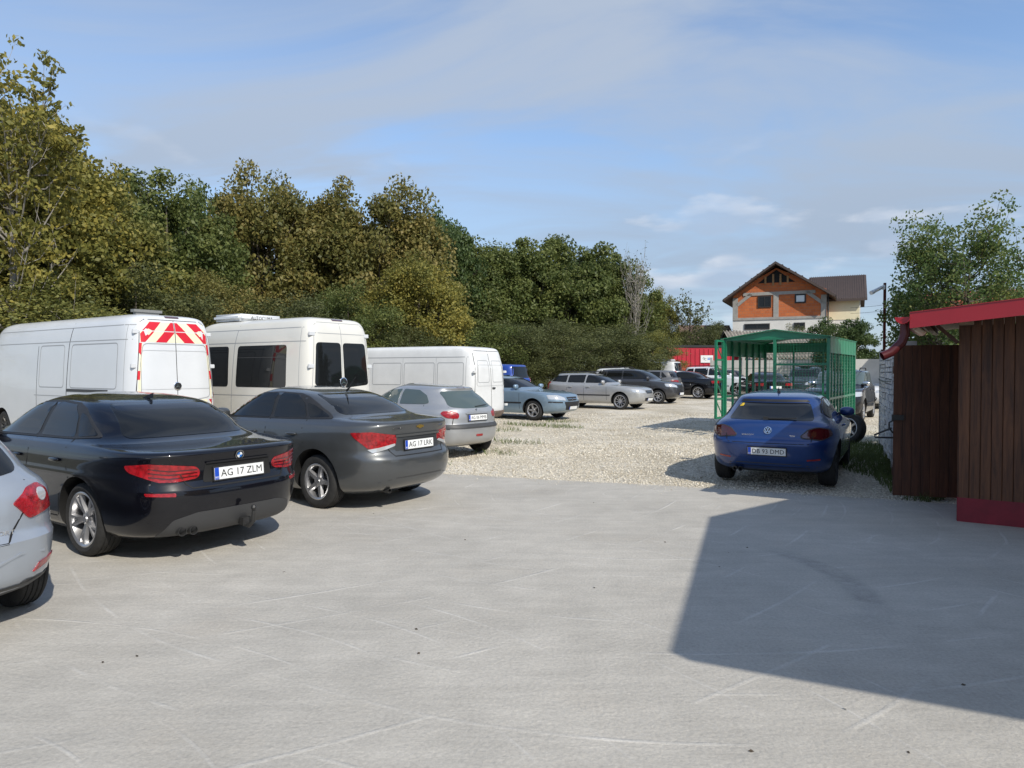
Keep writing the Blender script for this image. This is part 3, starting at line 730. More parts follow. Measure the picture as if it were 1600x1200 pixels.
M['redpaint'] = mat('dark_red_paint', (.20, .010, .022), .55, noise=.2, nscale=5)
M['darkred'] = mat('maroon_metal', (.085, .010, .012), .4, .2, .2)
Wd = Vector((.835, -.55, 0)); Ud = Vector((.55, .835, 0))
def shed():
    P = Vector((5.02, 7.82, 0))
    root = empty('wooden_shed', P); tag(root, 'brown board shed with red sheet roof edge and red painted foot', 'shed')
    rz = math.atan2(Wd.y, Wd.x)
    root.rotation_euler = (0, 0, rz)           # local x along the wall (to the right), local y away from the camera
    bw = .10
    bd = MB().box((0, 0, 0), (bw / 2 - .002, .012, 1.005)); me = bd.mesh('board')
    bm = bmesh.new(); bm.from_mesh(me); bmesh.ops.bevel(bm, geom=[e for e in bm.edges if abs((e.verts[0].co - e.verts[1].co).z) > .5], offset=.004, segments=1, affect='EDGES'); bm.to_mesh(me); bm.free()
    for k in range(21):
        o = link('board', me, M['brownwood'], root); o.location = (bw * (k + .5), random.uniform(-.003, .003), .27 + 1.005)
    for k in range(24):
        o = link('board', me, M['brownwood'], root); o.location = (-.0, bw * (k + .5) + .012, .27 + 1.005); o.rotation_euler = (0, 0, R(90))
    MB().box((.95, .02, .135), (.96, .035, .135)).build('painted_foot', M['redpaint'], root)
    MB().box((.02, 1.08, .133), (.035, 1.05, .133)).build('painted_foot', M['redpaint'], root)
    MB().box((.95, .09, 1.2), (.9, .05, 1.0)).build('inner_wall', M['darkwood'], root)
    # roof: low slope rising along local x, red verge facing the yard, gutter along the left eave
    x0 = -.45; y0 = -.70; sl = .10; L = 2.9; D = 3.2
    z = lambda x: 2.30 + (x - x0) * sl
    v = [(x0, y0, z(x0)), (x0 + L, y0, z(x0 + L)), (x0 + L, y0 + D, z(x0 + L)), (x0, y0 + D, z(x0))]
    MB().add(v + [(a, b, c - .03) for a, b, c in v], [(0, 1, 2, 3), (7, 6, 5, 4), (0, 4, 5, 1), (1, 5, 6, 2), (2, 6, 7, 3), (3, 7, 4, 0)]).build('roof_sheet', M['redmetal'], root)
    v = [(x0 + .02, y0 + .02, z(x0) - .032), (x0 + L, y0 + .02, z(x0 + L) - .032), (x0 + L, y0 + D, z(x0 + L) - .032), (x0 + .02, y0 + D, z(x0) - .032)]
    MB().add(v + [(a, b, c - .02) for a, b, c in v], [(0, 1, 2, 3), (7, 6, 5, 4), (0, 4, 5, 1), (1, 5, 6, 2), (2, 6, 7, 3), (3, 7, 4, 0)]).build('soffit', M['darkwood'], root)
    v = [(x0, z(x0)), (x0 + L, z(x0 + L))]
    a = [(x0, y0 - .012, v[0][1] + .012), (x0 + L, y0 - .012, v[1][1] + .012), (x0 + L, y0 - .012, v[1][1] - .155), (x0, y0 - .012, v[0][1] - .155)]
    MB().add([(p[0], p[1], p[2]) for p in a] + [(p[0], p[1] + .022, p[2]) for p in a], [(0, 1, 2, 3), (7, 6, 5, 4), (0, 4, 5, 1), (1, 5, 6, 2), (2, 6, 7, 3), (3, 7, 4, 0)]).build('verge_board', M['redmetal'], root)
    a = [(x0, y0 - .02, v[0][1] + .018), (x0 + L, y0 - .02, v[1][1] + .018), (x0 + L, y0 + .10, v[1][1] + .018), (x0, y0 + .10, v[0][1] + .018)]
    MB().add(a + [(p[0], p[1], p[2] - .008) for p in a], [(0, 1, 2, 3), (7, 6, 5, 4), (0, 4, 5, 1), (1, 5, 6, 2), (2, 6, 7, 3), (3, 7, 4, 0)]).build('verge_cap', M['redmetal'], root)
    # purlins under the roof, ends showing past the wall
    for yy in (.0, 1.1, 2.2): pass
    for xx in (.06, 1.2):
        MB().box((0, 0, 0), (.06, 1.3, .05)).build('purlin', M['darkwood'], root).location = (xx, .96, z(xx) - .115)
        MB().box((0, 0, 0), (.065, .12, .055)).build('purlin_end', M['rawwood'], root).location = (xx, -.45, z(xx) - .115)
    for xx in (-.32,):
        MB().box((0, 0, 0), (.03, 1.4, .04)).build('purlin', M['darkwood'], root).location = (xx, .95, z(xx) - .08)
    MB().bar((-.02, -.1, 2.0), (-.22, -.1, 2.2), .05, .04).build('brace', M['darkwood'], root)
    # half-round gutter along the eave with its open end and the elbow of the downpipe
    gx = x0 - .065; gzz = z(x0) - .03; n = 12; rr = .075; pts = []
    mb = MB(); ring = []
    for yy in (y0 - .03, y0 + D):
        for q, r_ in ((0, rr), (1, rr - .006)):
            ring.append([(gx + r_ * math.cos(math.pi + math.pi * k / n), yy, gzz + r_ * math.sin(math.pi + math.pi * k / n)) for k in range(n + 1)])
    A, B, C, D_ = ring; vv = A + B + C + D_; m = n + 1; f = []
    for k in range(n):
        f += [(k, k + 1, 2 * m + k + 1, 2 * m + k), (m + k, 3 * m + k, 3 * m + k + 1, m + k + 1), (k, m + k, m + k + 1, k + 1)]
    mb.add(vv, f); mb.build('gutter', M['redmetal'], root, 50)
    MB().add([(gx + (rr - .004) * math.cos(math.pi + math.pi * k / n), y0 + .02, gzz + (rr - .004) * math.sin(math.pi + math.pi * k / n)) for k in range(n + 1)], [tuple(range(n + 1))]).build('gutter_end', M['redmetal'], root)
    MB().tube([(gx + .01, y0 + .16, gzz - .05), (gx + .01, y0 + .16, gzz - .18), (gx - .02, y0 + .15, gzz - .27), (gx - .12, y0 + .10, gzz - .38), (gx - .20, y0 + .06, gzz - .42)], [.05, .05, .05, .048, .047], 16, cap=False).build('downpipe', M['darkred'], root, 50)
shed()
def gate():
    A = Vector((5.07, 9.27, 0)); B = Vector((6.0, 8.98, 0)); d = (B - A).normalized(); n = 9; w = (B - A).length / n
    root = empty('gate_leaf', A, math.atan2(d.y, d.x)); tag(root, 'dark board gate leaf standing between shed and stone-faced fence', 'gate')
    me = MB().box((0, 0, 0), (w / 2 - .002, .012, .995)).mesh('board')
    for k in range(n):
        o = link('board', me, M['darkwood'], root); o.location = (w * (k + .5), random.uniform(-.003, .003), 1.03)
    for zz in (.35, 1.7): MB().box((w * n / 2, .035, zz), (w * n / 2, .022, .05)).build('rail', M['darkwood'], root)
    MB().box((.05, -.03, 1.07), (.07, .02, .035)).build('latch', M['steel'], root)
    mb = MB().tube([(.0, -.01, .86), (-.05, -.02, .93), (-.05, -.02, 1.0), (.01, -.02, 1.04)], .011, 8)
    mb.tube([(.0, -.02, .80), (-.22, -.03, .80), (-.23, -.03, .83), (-.02, -.02, .93)], .012, 8); mb.build('gate_hook', M['steel'], root, 50)
gate()
M['fencecon'] = mat('fence_concrete', (.40, .39, .37), .9, noise=.14, nscale=6, bump=.35, bscale=30)
M['stonecast'] = mat('cast_stone', (.60, .59, .57), .9, noise=.12, nscale=9, bump=.4, bscale=40)
M['greyback'] = mat('joint_mortar', (.16, .155, .15), .95)
def stone_fence():
    A = Vector((5.55, 9.75, 0)); B = Vector((8.32, 15.62, 0)); d = (B - A).normalized(); L = (B - A).length; n = 3; w = L / n
    root = empty('stone_faced_fence', A, math.atan2(d.y, d.x)); tag(root, 'precast concrete fence with stacked-stone face and plain grey posts', 'fence')
    # local y to the left of the run = the face seen from the lot
    for k in range(n + 1):
        mb = MB().box((0, 0, 1.02), (.075, .085, 1.08)); o = mb.build('post', M['fencecon'], root); o.location = (w * k, 0, gz(A.y + d.y * w * k))
    meshes = []
    for q in range(6):
        mb = MB().box((0, 0, 0), (.5, .03, .5)); me = mb.mesh('stone'); bm = bmesh.new(); bm.from_mesh(me)
        bmesh.ops.bevel(bm, geom=list(bm.edges), offset=.035, segments=1, affect='EDGES')
        for v_ in bm.verts: v_.co += Vector((random.uniform(-.02, .02), random.uniform(-.008, .008), random.uniform(-.03, .03)))
        bm.to_mesh(me); bm.free(); meshes.append(me)
    for k in range(n):
        MB().box((w * (k + .5), -.01, 1.0), (w / 2 - .07, .02, 1.0)).build('backing', M['greyback'], root)
        z = .12
        while z < 1.97:
            h = random.choice((.07, .09, .11, .13)); x = w * k + .08
            while x < w * (k + 1) - .10:
                l = min(random.uniform(.22, .55), w * (k + 1) - .08 - x)
                o = link('stone', random.choice(meshes), M['stonecast'], root); o.location = (x + l / 2, .026 + random.uniform(0, .03), z + h / 2); o.scale = (l - .014, random.uniform(.8, 1.5), h - .016)
                x += l
            z += h
    wire = MB().tube([(w * 1.2, .07, 1.50), (w * 2.2, .10, 1.47), (w * 3 - .2, .10, 1.49), (w * 3 + .09, .10, 1.50), (w * 3 + .1, -.1, 1.50)], .008, 6); wire.build('wire', M['steel'], root)
    return B
FB = stone_fence()
def cctv():
    g = gz(15.6); root = empty('camera_pole', (FB.x - .02, FB.y - .05, g + 2.09)); tag(root, 'thin maroon pole rising from the grey fence post', 'pole')
    MB().box((0, 0, .76), (.022, .022, .76)).build('pole', M['darkred'], root)
    MB().box((0, 0, .02), (.05, .05, .02)).build('foot_plate', M['darkred'], root)
    c = empty('security_camera', (FB.x - .02, FB.y - .05, g + 2.09 + 1.40), R(200)); tag(c, 'white bullet security camera on the maroon pole', 'camera')
    mb = MB().lathe([(.001, -.14), (.036, -.14), (.040, -.12), (.040, .12), (.046, .12), (.046, .20), (.001, .20)], 18, 'x')
    h = mb.build('housing', M['white'], c, 40); h.location = (.22, 0, -.04); h.rotation_euler = (0, R(24), 0)
    MB().lathe([(.001, .19), (.034, .19)], 18, 'x').build('lens', M['gap'], h)
    MB().tube([(.03, 0, .02), (.11, 0, .03), (.14, 0, -.005)], .014, 8).build('bracket', M['white'], c, 40)
    MB().box((.03, 0, .02), (.012, .035, .05)).build('mount', M['white'], c)
cctv()
# ------------------------------------------------------------------ green steel cage
M['green'] = mat('green_paint', (.012, .165, .085), .42, 0, .2, noise=.18, nscale=5)
M['greenroof'] = mat('green_sheet', (.014, .20, .10), .42, 0, .2, noise=.15, nscale=3)
def cage():
    A = Vector((5.5, 18.0, 0)); w, D, H = 2.46, 4.0, 2.42; g = gz(18.5)
    root = empty('steel_cage', (A.x, A.y, g), math.atan2(-.56, .83)); tag(root, 'green steel cage shelter with shallow pitched sheet roof and mesh front', 'cage')
    # local x along the front (to the right), local y away from the camera
    T = .07
    for x, y in ((0, 0), (w, 0), (w / 2, 0), (0, D), (w, D)): MB().box((x, y, H / 2 - .02), (T / 2, T / 2, H / 2)).build('post', M['green'], root)
    for a, b in (((0, 0, H), (w, 0, H)), ((0, D, H), (w, D, H)), ((0, 0, H), (0, D, H)), ((w, 0, H), (w, D, H)), ((0, D, .9), (w, D, .9)), ((w, 0, .95), (w, D, .95)), ((0, .1, .95), (0, D, .95)), ((0, D, .1), (w, D, .1)), ((w, 0, .1), (w, D, .1))):
        MB().bar(a, b, .055).build('rail', M['green'], root)
    MB().bar((w / 2, 0, 1.78), (w, 0, 1.78), .05).build('rail', M['green'], root)
    for k in range(1, 6): MB().box((0, D * k / 6, H / 2), (.025, .03, H / 2)).build('upright', M['green'], root)
    for k in range(1, 9): MB().box((w, D * k / 9, H / 2), (.02, .035, H / 2)).build('upright', M['green'], root)
    for k in range(1, 3): MB().box((w * k / 3, D, H / 2), (.025, .025, H / 2)).build('upright', M['green'], root)
    def mesh_panel(p, u, v, nu, nv):
        mb = MB(); p, u, v = Vector(p), Vector(u), Vector(v)
        for i in range(nu + 1): mb.bar(p + u * i / nu, p + u * i / nu + v, .006)
        for j in range(nv + 1): mb.bar(p + v * j / nv, p + v * j / nv + u, .006)
        mb.build('wire_mesh', M['green'], root)
    mesh_panel((w / 2 + .03, 0, .1), (w / 2 - .06, 0, 0), (0, 0, H - .12), 17, 32)
    mesh_panel((w, .05, .1), (0, D - .1, 0), (0, 0, 1.9), 40, 24)
    mesh_panel((.03, D, .1), (w - .06, 0, 0), (0, 0, H - .12), 24, 24)
    # valances under the eaves
    for k in range(9):
        y0 = D * k / 9 + .02; MB().box((w + .035, y0 + D / 18 - .01, H - .17), (.006, D / 18 - .012, .20)).build('valance', M['greenroof'], root)
    MB().box((-.032, D / 2, H - .20), (.006, D / 2, .22)).build('valance', M['greenroof'], root)
    MB().box((w / 2, D + .035, H - .12), (w / 2, .006, .14)).build('valance', M['greenroof'], root)
    rg = .20
    for s in (0, 1):
        x0, x1 = (-.10, w / 2) if s == 0 else (w / 2, w + .06)
        z0, z1 = (H + .02, H + .03 + rg) if s == 0 else (H + .03 + rg, H + .03)
        v = [(x0, -.10, z0), (x1, -.10, z1), (x1, D + .08, z1), (x0, D + .08, z0)]
        MB().add(v + [(a, b, c - .018) for a, b, c in v], [(0, 1, 2, 3), (7, 6, 5, 4), (0, 4, 5, 1), (1, 5, 6, 2), (2, 6, 7, 3), (3, 7, 4, 0)]).build('roof_sheet', M['greenroof'], root)
    MB().add([(w / 2, -.03, H + rg), (0, -.03, H + .02), (w, -.03, H + .02), (w / 2, -.01, H + rg), (0, -.01, H + .02), (w, -.01, H + .02)], [(0, 1, 2), (3, 5, 4)]).build('gable_sheet', M['greenroof'], root)
    # open leaf: narrow laced frame swung out at the left corner
    lf = empty('open_leaf', (-.03, -.05, 0), R(-100), root); mb = MB(); lw = .40
    for x in (.03, lw): mb.box((x, 0, 1.40), (.028, .028, 1.0))
    for zz in (.42, .9, 1.4, 1.9, 2.38): mb.box((lw / 2, 0, zz), (lw / 2, .022, .024))
    for k in range(4): mb.bar((.03, 0, .45 + k * .48), (lw, 0, .88 + k * .48), .022)
    mb.build('leaf_frame', M['green'], lf)
cage()

# ------------------------------------------------------------------ buildings
M['tile'] = mat('dark_roof_tile', (.066, .047, .039), .55, 0, .05, noise=.12, nscale=4)
M['white_wall'] = mat('white_render', (.62, .61, .58), .9, noise=.08, nscale=1.2)
M['cream_wall'] = mat('cream_render', (.66, .60, .42), .9, noise=.06, nscale=1.2)
M['greycon'] = mat('raw_concrete', (.30, .29, .27), .9, noise=.15, nscale=3)
M['ochre'] = mat('ochre_render', (.50, .32, .13), .9, noise=.06, nscale=1.0)
M['soffit'] = wood_mat('soffit_wood', (.25, .13, .05), (.42, .24, .10))
def brick_mat():
    m = bpy.data.materials.new('clay_block'); m.use_nodes = True; t = m.node_tree; b = t.nodes['Principled BSDF']; L = t.links.new
    tc = N(t, 'ShaderNodeTexCoord'); sp = N(t, 'ShaderNodeSeparateXYZ'); L(tc.outputs['Object'], sp.inputs[0])
    ad = N(t, 'ShaderNodeMath', operation='ADD'); L(sp.outputs['X'], ad.inputs[0]); L(sp.outputs['Y'], ad.inputs[1]); cb = N(t, 'ShaderNodeCombineXYZ'); L(ad.outputs[0], cb.inputs[0]); L(sp.outputs['Z'], cb.inputs[1])
    br = N(t, 'ShaderNodeTexBrick'); L(cb.outputs[0], br.inputs['Vector']); br.inputs['Scale'].default_value = 1.0; br.inputs['Brick Width'].default_value = .38; br.inputs['Row Height'].default_value = .25; br.inputs['Mortar Size'].default_value = .012
    br.inputs['Color1'].default_value = (.50, .145, .045, 1); br.inputs['Color2'].default_value = (.40, .105, .035, 1); br.inputs['Mortar'].default_value = (.30, .16, .10, 1); br.inputs['Bias'].default_value = -.1
    L(br.outputs['Color'], b.inputs['Base Color']); b.inputs['Roughness'].default_value = .9
    bp = N(t, 'ShaderNodeBump'); bp.inputs['Strength'].default_value = .5; bp.inputs['Distance'].default_value = .02; L(br.outputs['Fac'], bp.inputs['Height']); bp.invert = True; L(bp.outputs[0], b.inputs['Normal'])
    return m
M['brick'] = brick_mat()
def quad_prism(mb, v, t):
    """v: 4 corners of a roof plane (counter-clockwise from above); thickness t downward"""
    mb.add(list(v) + [(a, b, c - t) for a, b, c in v], [(0, 1, 2, 3), (7, 6, 5, 4), (0, 4, 5, 1), (1, 5, 6, 2), (2, 6, 7, 3), (3, 7, 4, 0)])
def house():
    d = 62.0; g = gz(62)
    P = lambda x, y: pxz(x, y, d)
    xl = P(1147, 500).x; xr = P(1284, 500).x; xm = P(1212, 500).x; w = xr - xl
    z_e = P(0, 466).z; z_r = P(0, 411).z; z_b = P(0, 497).z; z_t = P(0, 455).z
    root = empty('unfinished_house', ((xl + xr) / 2, d, g), R(-25)); tag(root, 'unfinished house with bare orange block gable and dark tiled roof', 'house')
    hw = w / 2; D = 9.0; xm -= (xl + xr) / 2; zb = z_b - g; zr = z_r - g; ze = z_t - g
    MB().box((0, D / 2, zb / 2), (hw, D / 2, zb / 2)).build('lower_wall', M['white_wall'], root)
    # gable of clay blocks: pentagon prism
    pen = [(-hw + .02, zb), (hw - .02, zb), (hw - .02, ze), (xm, zr - .45), (-hw + .02, ze)]
    v = [(x, .0, z) for x, z in pen] + [(x, D, z) for x, z in pen]; n = 5
    MB().add(v, [tuple(range(n)), tuple(range(2 * n - 1, n - 1, -1))] + [(i, n + i, n + (i + 1) % n, (i + 1) % n) for i in range(n)]).build('block_wall', M['brick'], root)
    # concrete frame, slightly proud
    def fr(x0, x1, z0, z1): MB().box(((x0 + x1) / 2, -.02, (z0 + z1) / 2), ((x1 - x0) / 2, .05, (z1 - z0) / 2)).build('concrete_frame', M['greycon'], root)
    zbeam = P(0, 458).z - g
    fr(-hw, hw, zb - .12, zb + .10); fr(-hw, -hw + .45, zb + .10, ze - .5); fr(hw - .45, hw, zb + .10, ze - .5); fr(xm - .22, xm + .22, zb + .10, zbeam - .16); fr(-hw + .9, hw - .9, zbeam - .16, zbeam + .12)
    for s in (-1, 1): MB().bar((s * (hw - .35), -.03, zbeam - 1.0), (s * (hw - 1.6), -.03, zbeam + .0), .28, .08, up=(0, 1, 0)).build('concrete_frame', M['greycon'], root)
    # upper gable opening with props
    MB().add([(xm - 1.55, -.03, zr - 1.75), (xm + 1.55, -.03, zr - 1.75), (xm, -.03, zr - .62)], [(0, 1, 2)]).build('attic_opening', M['gap'], root)
    for x in (-.9, -.25, .35, .95): MB().box((xm + x, -.06, zr - 1.50 + (.0)), (.08, .04, .30 + .28 * (1 - abs(x)))).build('attic_prop', M['soffit'], root)
    # windows: frame and pane
    def win(px0, px1, py0, py1, pale=False, zoff=0):
        a = P(px0, py1); b = P(px1, py0); x0 = a.x - (xl + xr) / 2; x1 = b.x - (xl + xr) / 2; z0 = a.z - g; z1 = b.z - g
        f = empty('window', ((x0 + x1) / 2, -.02, (z0 + z1) / 2), 0, root); ww, hh = (x1 - x0) / 2, (z1 - z0) / 2
        mb = MB()
        for s in (-1, 1): mb.box((s * (ww - .06), 0, 0), (.06, .06, hh)); mb.box((0, .0, s * (hh - .06)), (ww - .12, .055, .06))
        if not pale: mb.box((0, 0, 0), (.04, .05, hh - .12))
        mb.build('frame', M['plastic'], f); MB().box((0, .02, 0), (ww - .1, .02, hh - .1)).build('pane', M['glass'] if not pale else M['lens'], f)
    win(1185, 1205, 462, 480); win(1239, 1255, 461, 475, True); win(1165, 1203, 505, 514); win(1238, 1254, 505, 514)
    # main roof: gable facing the lot
    ov = 1.0; sl = (zr - ze) / (hw); mb = MB(); y0, y1 = -1.1, D + .6
    rl = P(1134, 470); ex = hw + (xl - rl.x); zl = zr - (ex + xm) / (hw + xm) * (zr - ze) - .15
    for s in (-1, 1):
        e = ex if s < 0 else ex; zz = zl
        mb = MB(); a = (xm, y0, zr); b = (s * e, y0, zz); c_ = (s * e, y1, zz); dd = (xm, y1, zr)
        quad_prism(mb, (a, b, c_, dd) if s < 0 else (b, a, dd, c_), .22); mb.build('roof_slope', M['tile'], root)
        # rows of tiles: raised steps running along the eave
        for k in range(1, 9):
            t = k / 9; p = (xm + (s * e - xm) * t, zr + (zz - zr) * t)
            MB().bar((p[0], y0 + .05, p[1] + .02), (p[0], y1 - .05, p[1] + .02), .16, .05).build('tile_course', M['tile'], root)
        MB().tube([(s * (e - .03), y0, zz - .12), (s * (e - .03), y1, zz - .12)], .07, 8).build('eave_gutter', M['plastic'], root)
    # side wing with its own ridge parallel to the road
    wl = hw; wr = hw + 2.7; yw = 2.6; wd = 6.0; zwr = P(0, 430).z * 1.03 - g; zwe = P(0, 468).z * 1.02 - g
    MB().box(((wl + wr) / 2, yw + wd / 2, zwe / 2), ((wr - wl) / 2 - .02, wd / 2, zwe / 2)).build('wing_wall', M['white_wall'], root)
    MB().box((wl + 1.3, yw - .02, zwe - 1.0), (1.3, .03, .95)).build('wing_panel', M['cream_wall'], root)
    for s, (ya, yb) in enumerate(((yw - .6, yw + wd / 2), (yw + wd / 2, yw + wd + .6))):
        za, zb2 = (zwe - .15, zwr) if s == 0 else (zwr, zwe - .15); mb = MB()
        quad_prism(mb, [(wl - 1.6, ya, za), (wr + .5, ya, za), (wr + .5, yb, zb2), (wl - 1.6, yb, zb2)], .2); mb.build('roof_slope', M['tile'], root)
        if s == 0:
            for k in range(1, 26):
                x = wl - 1.6 + (wr - wl + 2.1) * k / 26; MB().bar((x, ya + .03, za + .03), (x, yb - .03, zb2 + .03), .06, .05).build('tile_rib', M['tile'], root)
    v = [(wr, yw, zwe - .1), (wr, yw + wd, zwe - .1), (wr, yw + wd / 2, zwr - .15)]; MB().add(v + [(a - .15, b, c) for a, b, c in v], [(0, 1, 2), (5, 4, 3), (0, 3, 4, 1), (1, 4, 5, 2), (2, 5, 3, 0)]).build('wing_gable', M['soffit'], root)
    MB().tube([(hw + .12, -.15, ze - .1), (hw + .12, -.15, .3)], .06, 8).build('downpipe', M['plastic'], root)
house()
def outbuildings():
    # long low store with corrugated sheet roof
    d = 47.0; g = gz(47); a = pxz(1152, 0, d).x; b = pxz(1292, 0, d).x; root = empty('corrugated_store', ((a + b) / 2, d, g)); tag(root, 'low store with weathered corrugated sheet roof in front of unfinished house', 'shed')
    hw = (b - a) / 2; ze = pxz(0, 560, d).z - g; zr = pxz(0, 517, d + 3).z - g
    MB().box((0, 3, ze / 2), (hw - .2, 2.9, ze / 2)).build('wall', M['white_wall'], root)
    asb = mat('asbestos_sheet', (.26, .235, .20), .9, noise=.25, nscale=2.5); mb = MB(); n = 150; top = []; bot = []
    for k in range(n + 1):
        x = -hw + 2 * hw * k / n; z = .06 * math.cos(k * 2 * math.pi / 6)
        top.append((x, -.3, ze + z)); bot.append((x, 3.2, zr + z))
    v = top + bot; mb.add(v, [(k, k + 1, n + 2 + k, n + 1 + k) for k in range(n)]); mb.build('roof_sheet', asb, root, 60)
    mb = MB(); mb.add([(p[0], 3.2, p[2]) for p in bot] + [(p[0], 6.3, ze + p[2] - zr) for p in bot], [(k, k + 1, n + 2 + k, n + 1 + k) for k in range(n)]); mb.build('roof_sheet', asb, root, 60)
    # brown low roof to its left, behind the bushes
    d = 64; g = gz(64); a = pxz(1076, 0, d).x; b = pxz(1150, 0, d).x; root = empty('low_house', ((a + b) / 2, d, g)); tag(root, 'low house with plain brown roof beside unfinished house', 'house'); hw = (b - a) / 2
    ze = 2.8; zr = pxz(0, 505, d).z - g
    MB().box((0, 3, ze / 2), (hw, 2.8, ze / 2)).build('wall', M['white_wall'], root)
    br = mat('brown_tile', (.10, .062, .045), .8, noise=.2, nscale=3); mb = MB(); quad_prism(mb, [(-hw - .3, -.4, ze - .1), (hw + .3, -.4, ze - .1), (hw + .3, 3.0, zr), (-hw - .3, 3.0, zr)], .12); mb.build('roof_slope', br, root)
    mb = MB(); quad_prism(mb, [(-hw - .3, 3.0, zr), (hw + .3, 3.0, zr), (hw + .3, 6.4, ze - .1), (-hw - .3, 6.4, ze - .1)], .12); mb.build('roof_slope', br, root)
    # neighbour with red tile roof behind the fruit tree
    root = empty('neighbour_house', (16.9, 26.0, gz(26)), R(-33)); tag(root, 'white house with red tiled roof hidden behind the fruit tree', 'house')
    MB().box((3.4, 3.0, 1.65), (4.6, 2.8, 1.65)).build('wall', M['white_wall'], root)
    rt = mat('red_tile', (.30, .085, .045), .8, noise=.25, nscale=3)
    for s, (ya, yb, za, zb) in enumerate(((-.4, 3.0, 3.25, 4.75), (3.0, 6.4, 4.75, 3.25))):
        mb = MB(); quad_prism(mb, [(-1.6, ya, za), (8.4, ya, za), (8.4, yb, zb), (-1.6, yb, zb)], .14); mb.build('roof_slope', rt, root)
        if s == 0:
            for k in range(1, 8): t = k / 8; MB().bar((-1.58, ya + (yb - ya) * t, za + (zb - za) * t + .03), (8.38, ya + (yb - ya) * t, za + (zb - za) * t + .03), .08, .05).build('tile_course', rt, root)
    v = [(-1.2, .2, 3.2), (-1.2, 5.8, 3.2), (-1.2, 3.0, 4.6)]; MB().add(v + [(a + .2, b, c) for a, b, c in v], [(0, 1, 2), (5, 4, 3), (0, 3, 4, 1), (1, 4, 5, 2), (2, 5, 3, 0)]).build('gable', M['white_wall'], root)
    # house to the right of the camera whose shadow lies on the yard
    poly = [(3.57, .20), (4.90, 4.05), (7.25, 5.98), (9.8, 3.6), (13, -.5), (11.5, -7.0), (5.14 + 3.3, -.53 - 1.62)]
    root = empty('ochre_house', (7.0, 0, 0)); tag(root, 'ochre rendered house standing right of the yard', 'house')
    MB().prism([(x - 7.0, y) for x, y in poly], 3.86, 4.0).build('roof_slab', M['tile'], root)
    inn = [(5.2, .1), (5.75, 3.7), (6.5, 4.2), (9.3, 2.4), (12.4, -.6), (11.2, -6.4), (8.6, -1.7)]
    MB().prism([(x - 7.0, y) for x, y in inn], 0, 3.86).build('wall', M['ochre'], root)
    # precast fence far behind
    root = empty('precast_fence', (13.0, 45.5, gz(45.5)), math.atan2(-7.5, 15.5)); tag(root, 'pale precast panel fence closing the far side of the lot', 'fence'); n = 9
    pm = MB().box((0, 0, 1.0), (.93, .03, .98)).mesh('panel'); po = MB().box((0, 0, 1.08), (.07, .07, 1.08)).mesh('post')
    pc = mat('precast_pale', (.46, .45, .42), .9, noise=.15, nscale=1.5)
    for k in range(n + 1): link('post', po, pc, root).location = (k * 2, 0, 0)
    for k in range(n): link('panel', pm, pc, root).location = (k * 2 + 1, 0, 0)
    rb = MB().box((0, 0, 0), (.93, .012, .02)).mesh('panel_rib')
    for k in range(n):
        for z in (.5, 1.0, 1.5): link('panel_rib', rb, pc, root).location = (k * 2 + 1, -.04, z)
    root = empty('precast_fence', (14.2, 29.0, gz(29)), math.atan2(-2.2, 8.5)); tag(root, 'pale precast panel fence behind the dark off-roader', 'fence')
    for k in range(5): link('post', po, pc, root).location = (k * 2, 0, 0)
    for k in range(4): link('panel', pm, pc, root).location = (k * 2 + 1, 0, 0)
outbuildings()
def container():
    d = 47.5; g = gz(d); a = pxz(1042, 0, d).x; b = pxz(1158, 0, d).x; root = empty('red_container', (a, d, g)); tag(root, 'red box container with dark top edge and small white notice', 'container')
    L = b - a; zt = pxz(0, 543, d).z - g; z0 = .5
    rm = mat('red_corrugated', (.42, .012, .03), .5, 0, .1, noise=.12, nscale=2.0)
    MB().box((L / 2, 1.2, (zt + z0) / 2), (L / 2, 1.2, (zt - z0) / 2)).build('box', rm, root)
    rib = MB().box((0, 0, 0), (.03, .02, (zt - z0) / 2 - .1)).mesh('rib')
    for k in range(int(L / .3)): link('rib', rib, rm, root).location = (.15 + k * .3, -.015, (zt + z0) / 2)
    MB().box((L / 2, 1.2, zt + .08), (L / 2 + .05, 1.25, .08)).build('top_edge', M['plastic'], root)
    MB().box((L / 2, 1.2, .25), (L / 2 - .1, 1.1, .25)).build('skid', M['steel'], root)
    s = pxz(1104, 561, d); sg = empty('notice', (s.x - a, -.05, s.z - g), 0, root); MB().box((0, 0, 0), (.42, .012, .25)).build('notice_board', M['plate'], sg)
    for x, s_ in ((-.22, 'G'), (-.10, 'C')): txt('notice_letter', s_, .22, M['ink'], sg, (x, -.014, .05 if s_ == 'G' else -.02), rot=(R(90), 0, 0))
    for zz in (.06, -.03): MB().box((.19, -.014, zz), (.15, .001, .025)).build('notice_line', M['bluebadge'], sg)
    # banners in strips beside it
    cols = [(.62, .60, .55), (.42, .56, .72), (.62, .48, .18)]
    for k, c_ in enumerate(cols):
        x = pxz((1159, 1168, 1180)[k], 0, d).x; r2 = empty('banner', (x, d - .4, g)); tag(r2, ('cream', 'pale blue', 'yellow')[k] + ' upright panel beside the red container', 'panel')
        wd = .30; MB().box((0, 0, 2.05), (wd / 2, .02, .85)).build('cloth', mat('banner_%d' % k, c_, .7, noise=.08), r2); MB().box((-wd / 2 - .03, 0, 1.45), (.03, .03, 1.45)).build('pole', rm, r2)
container()
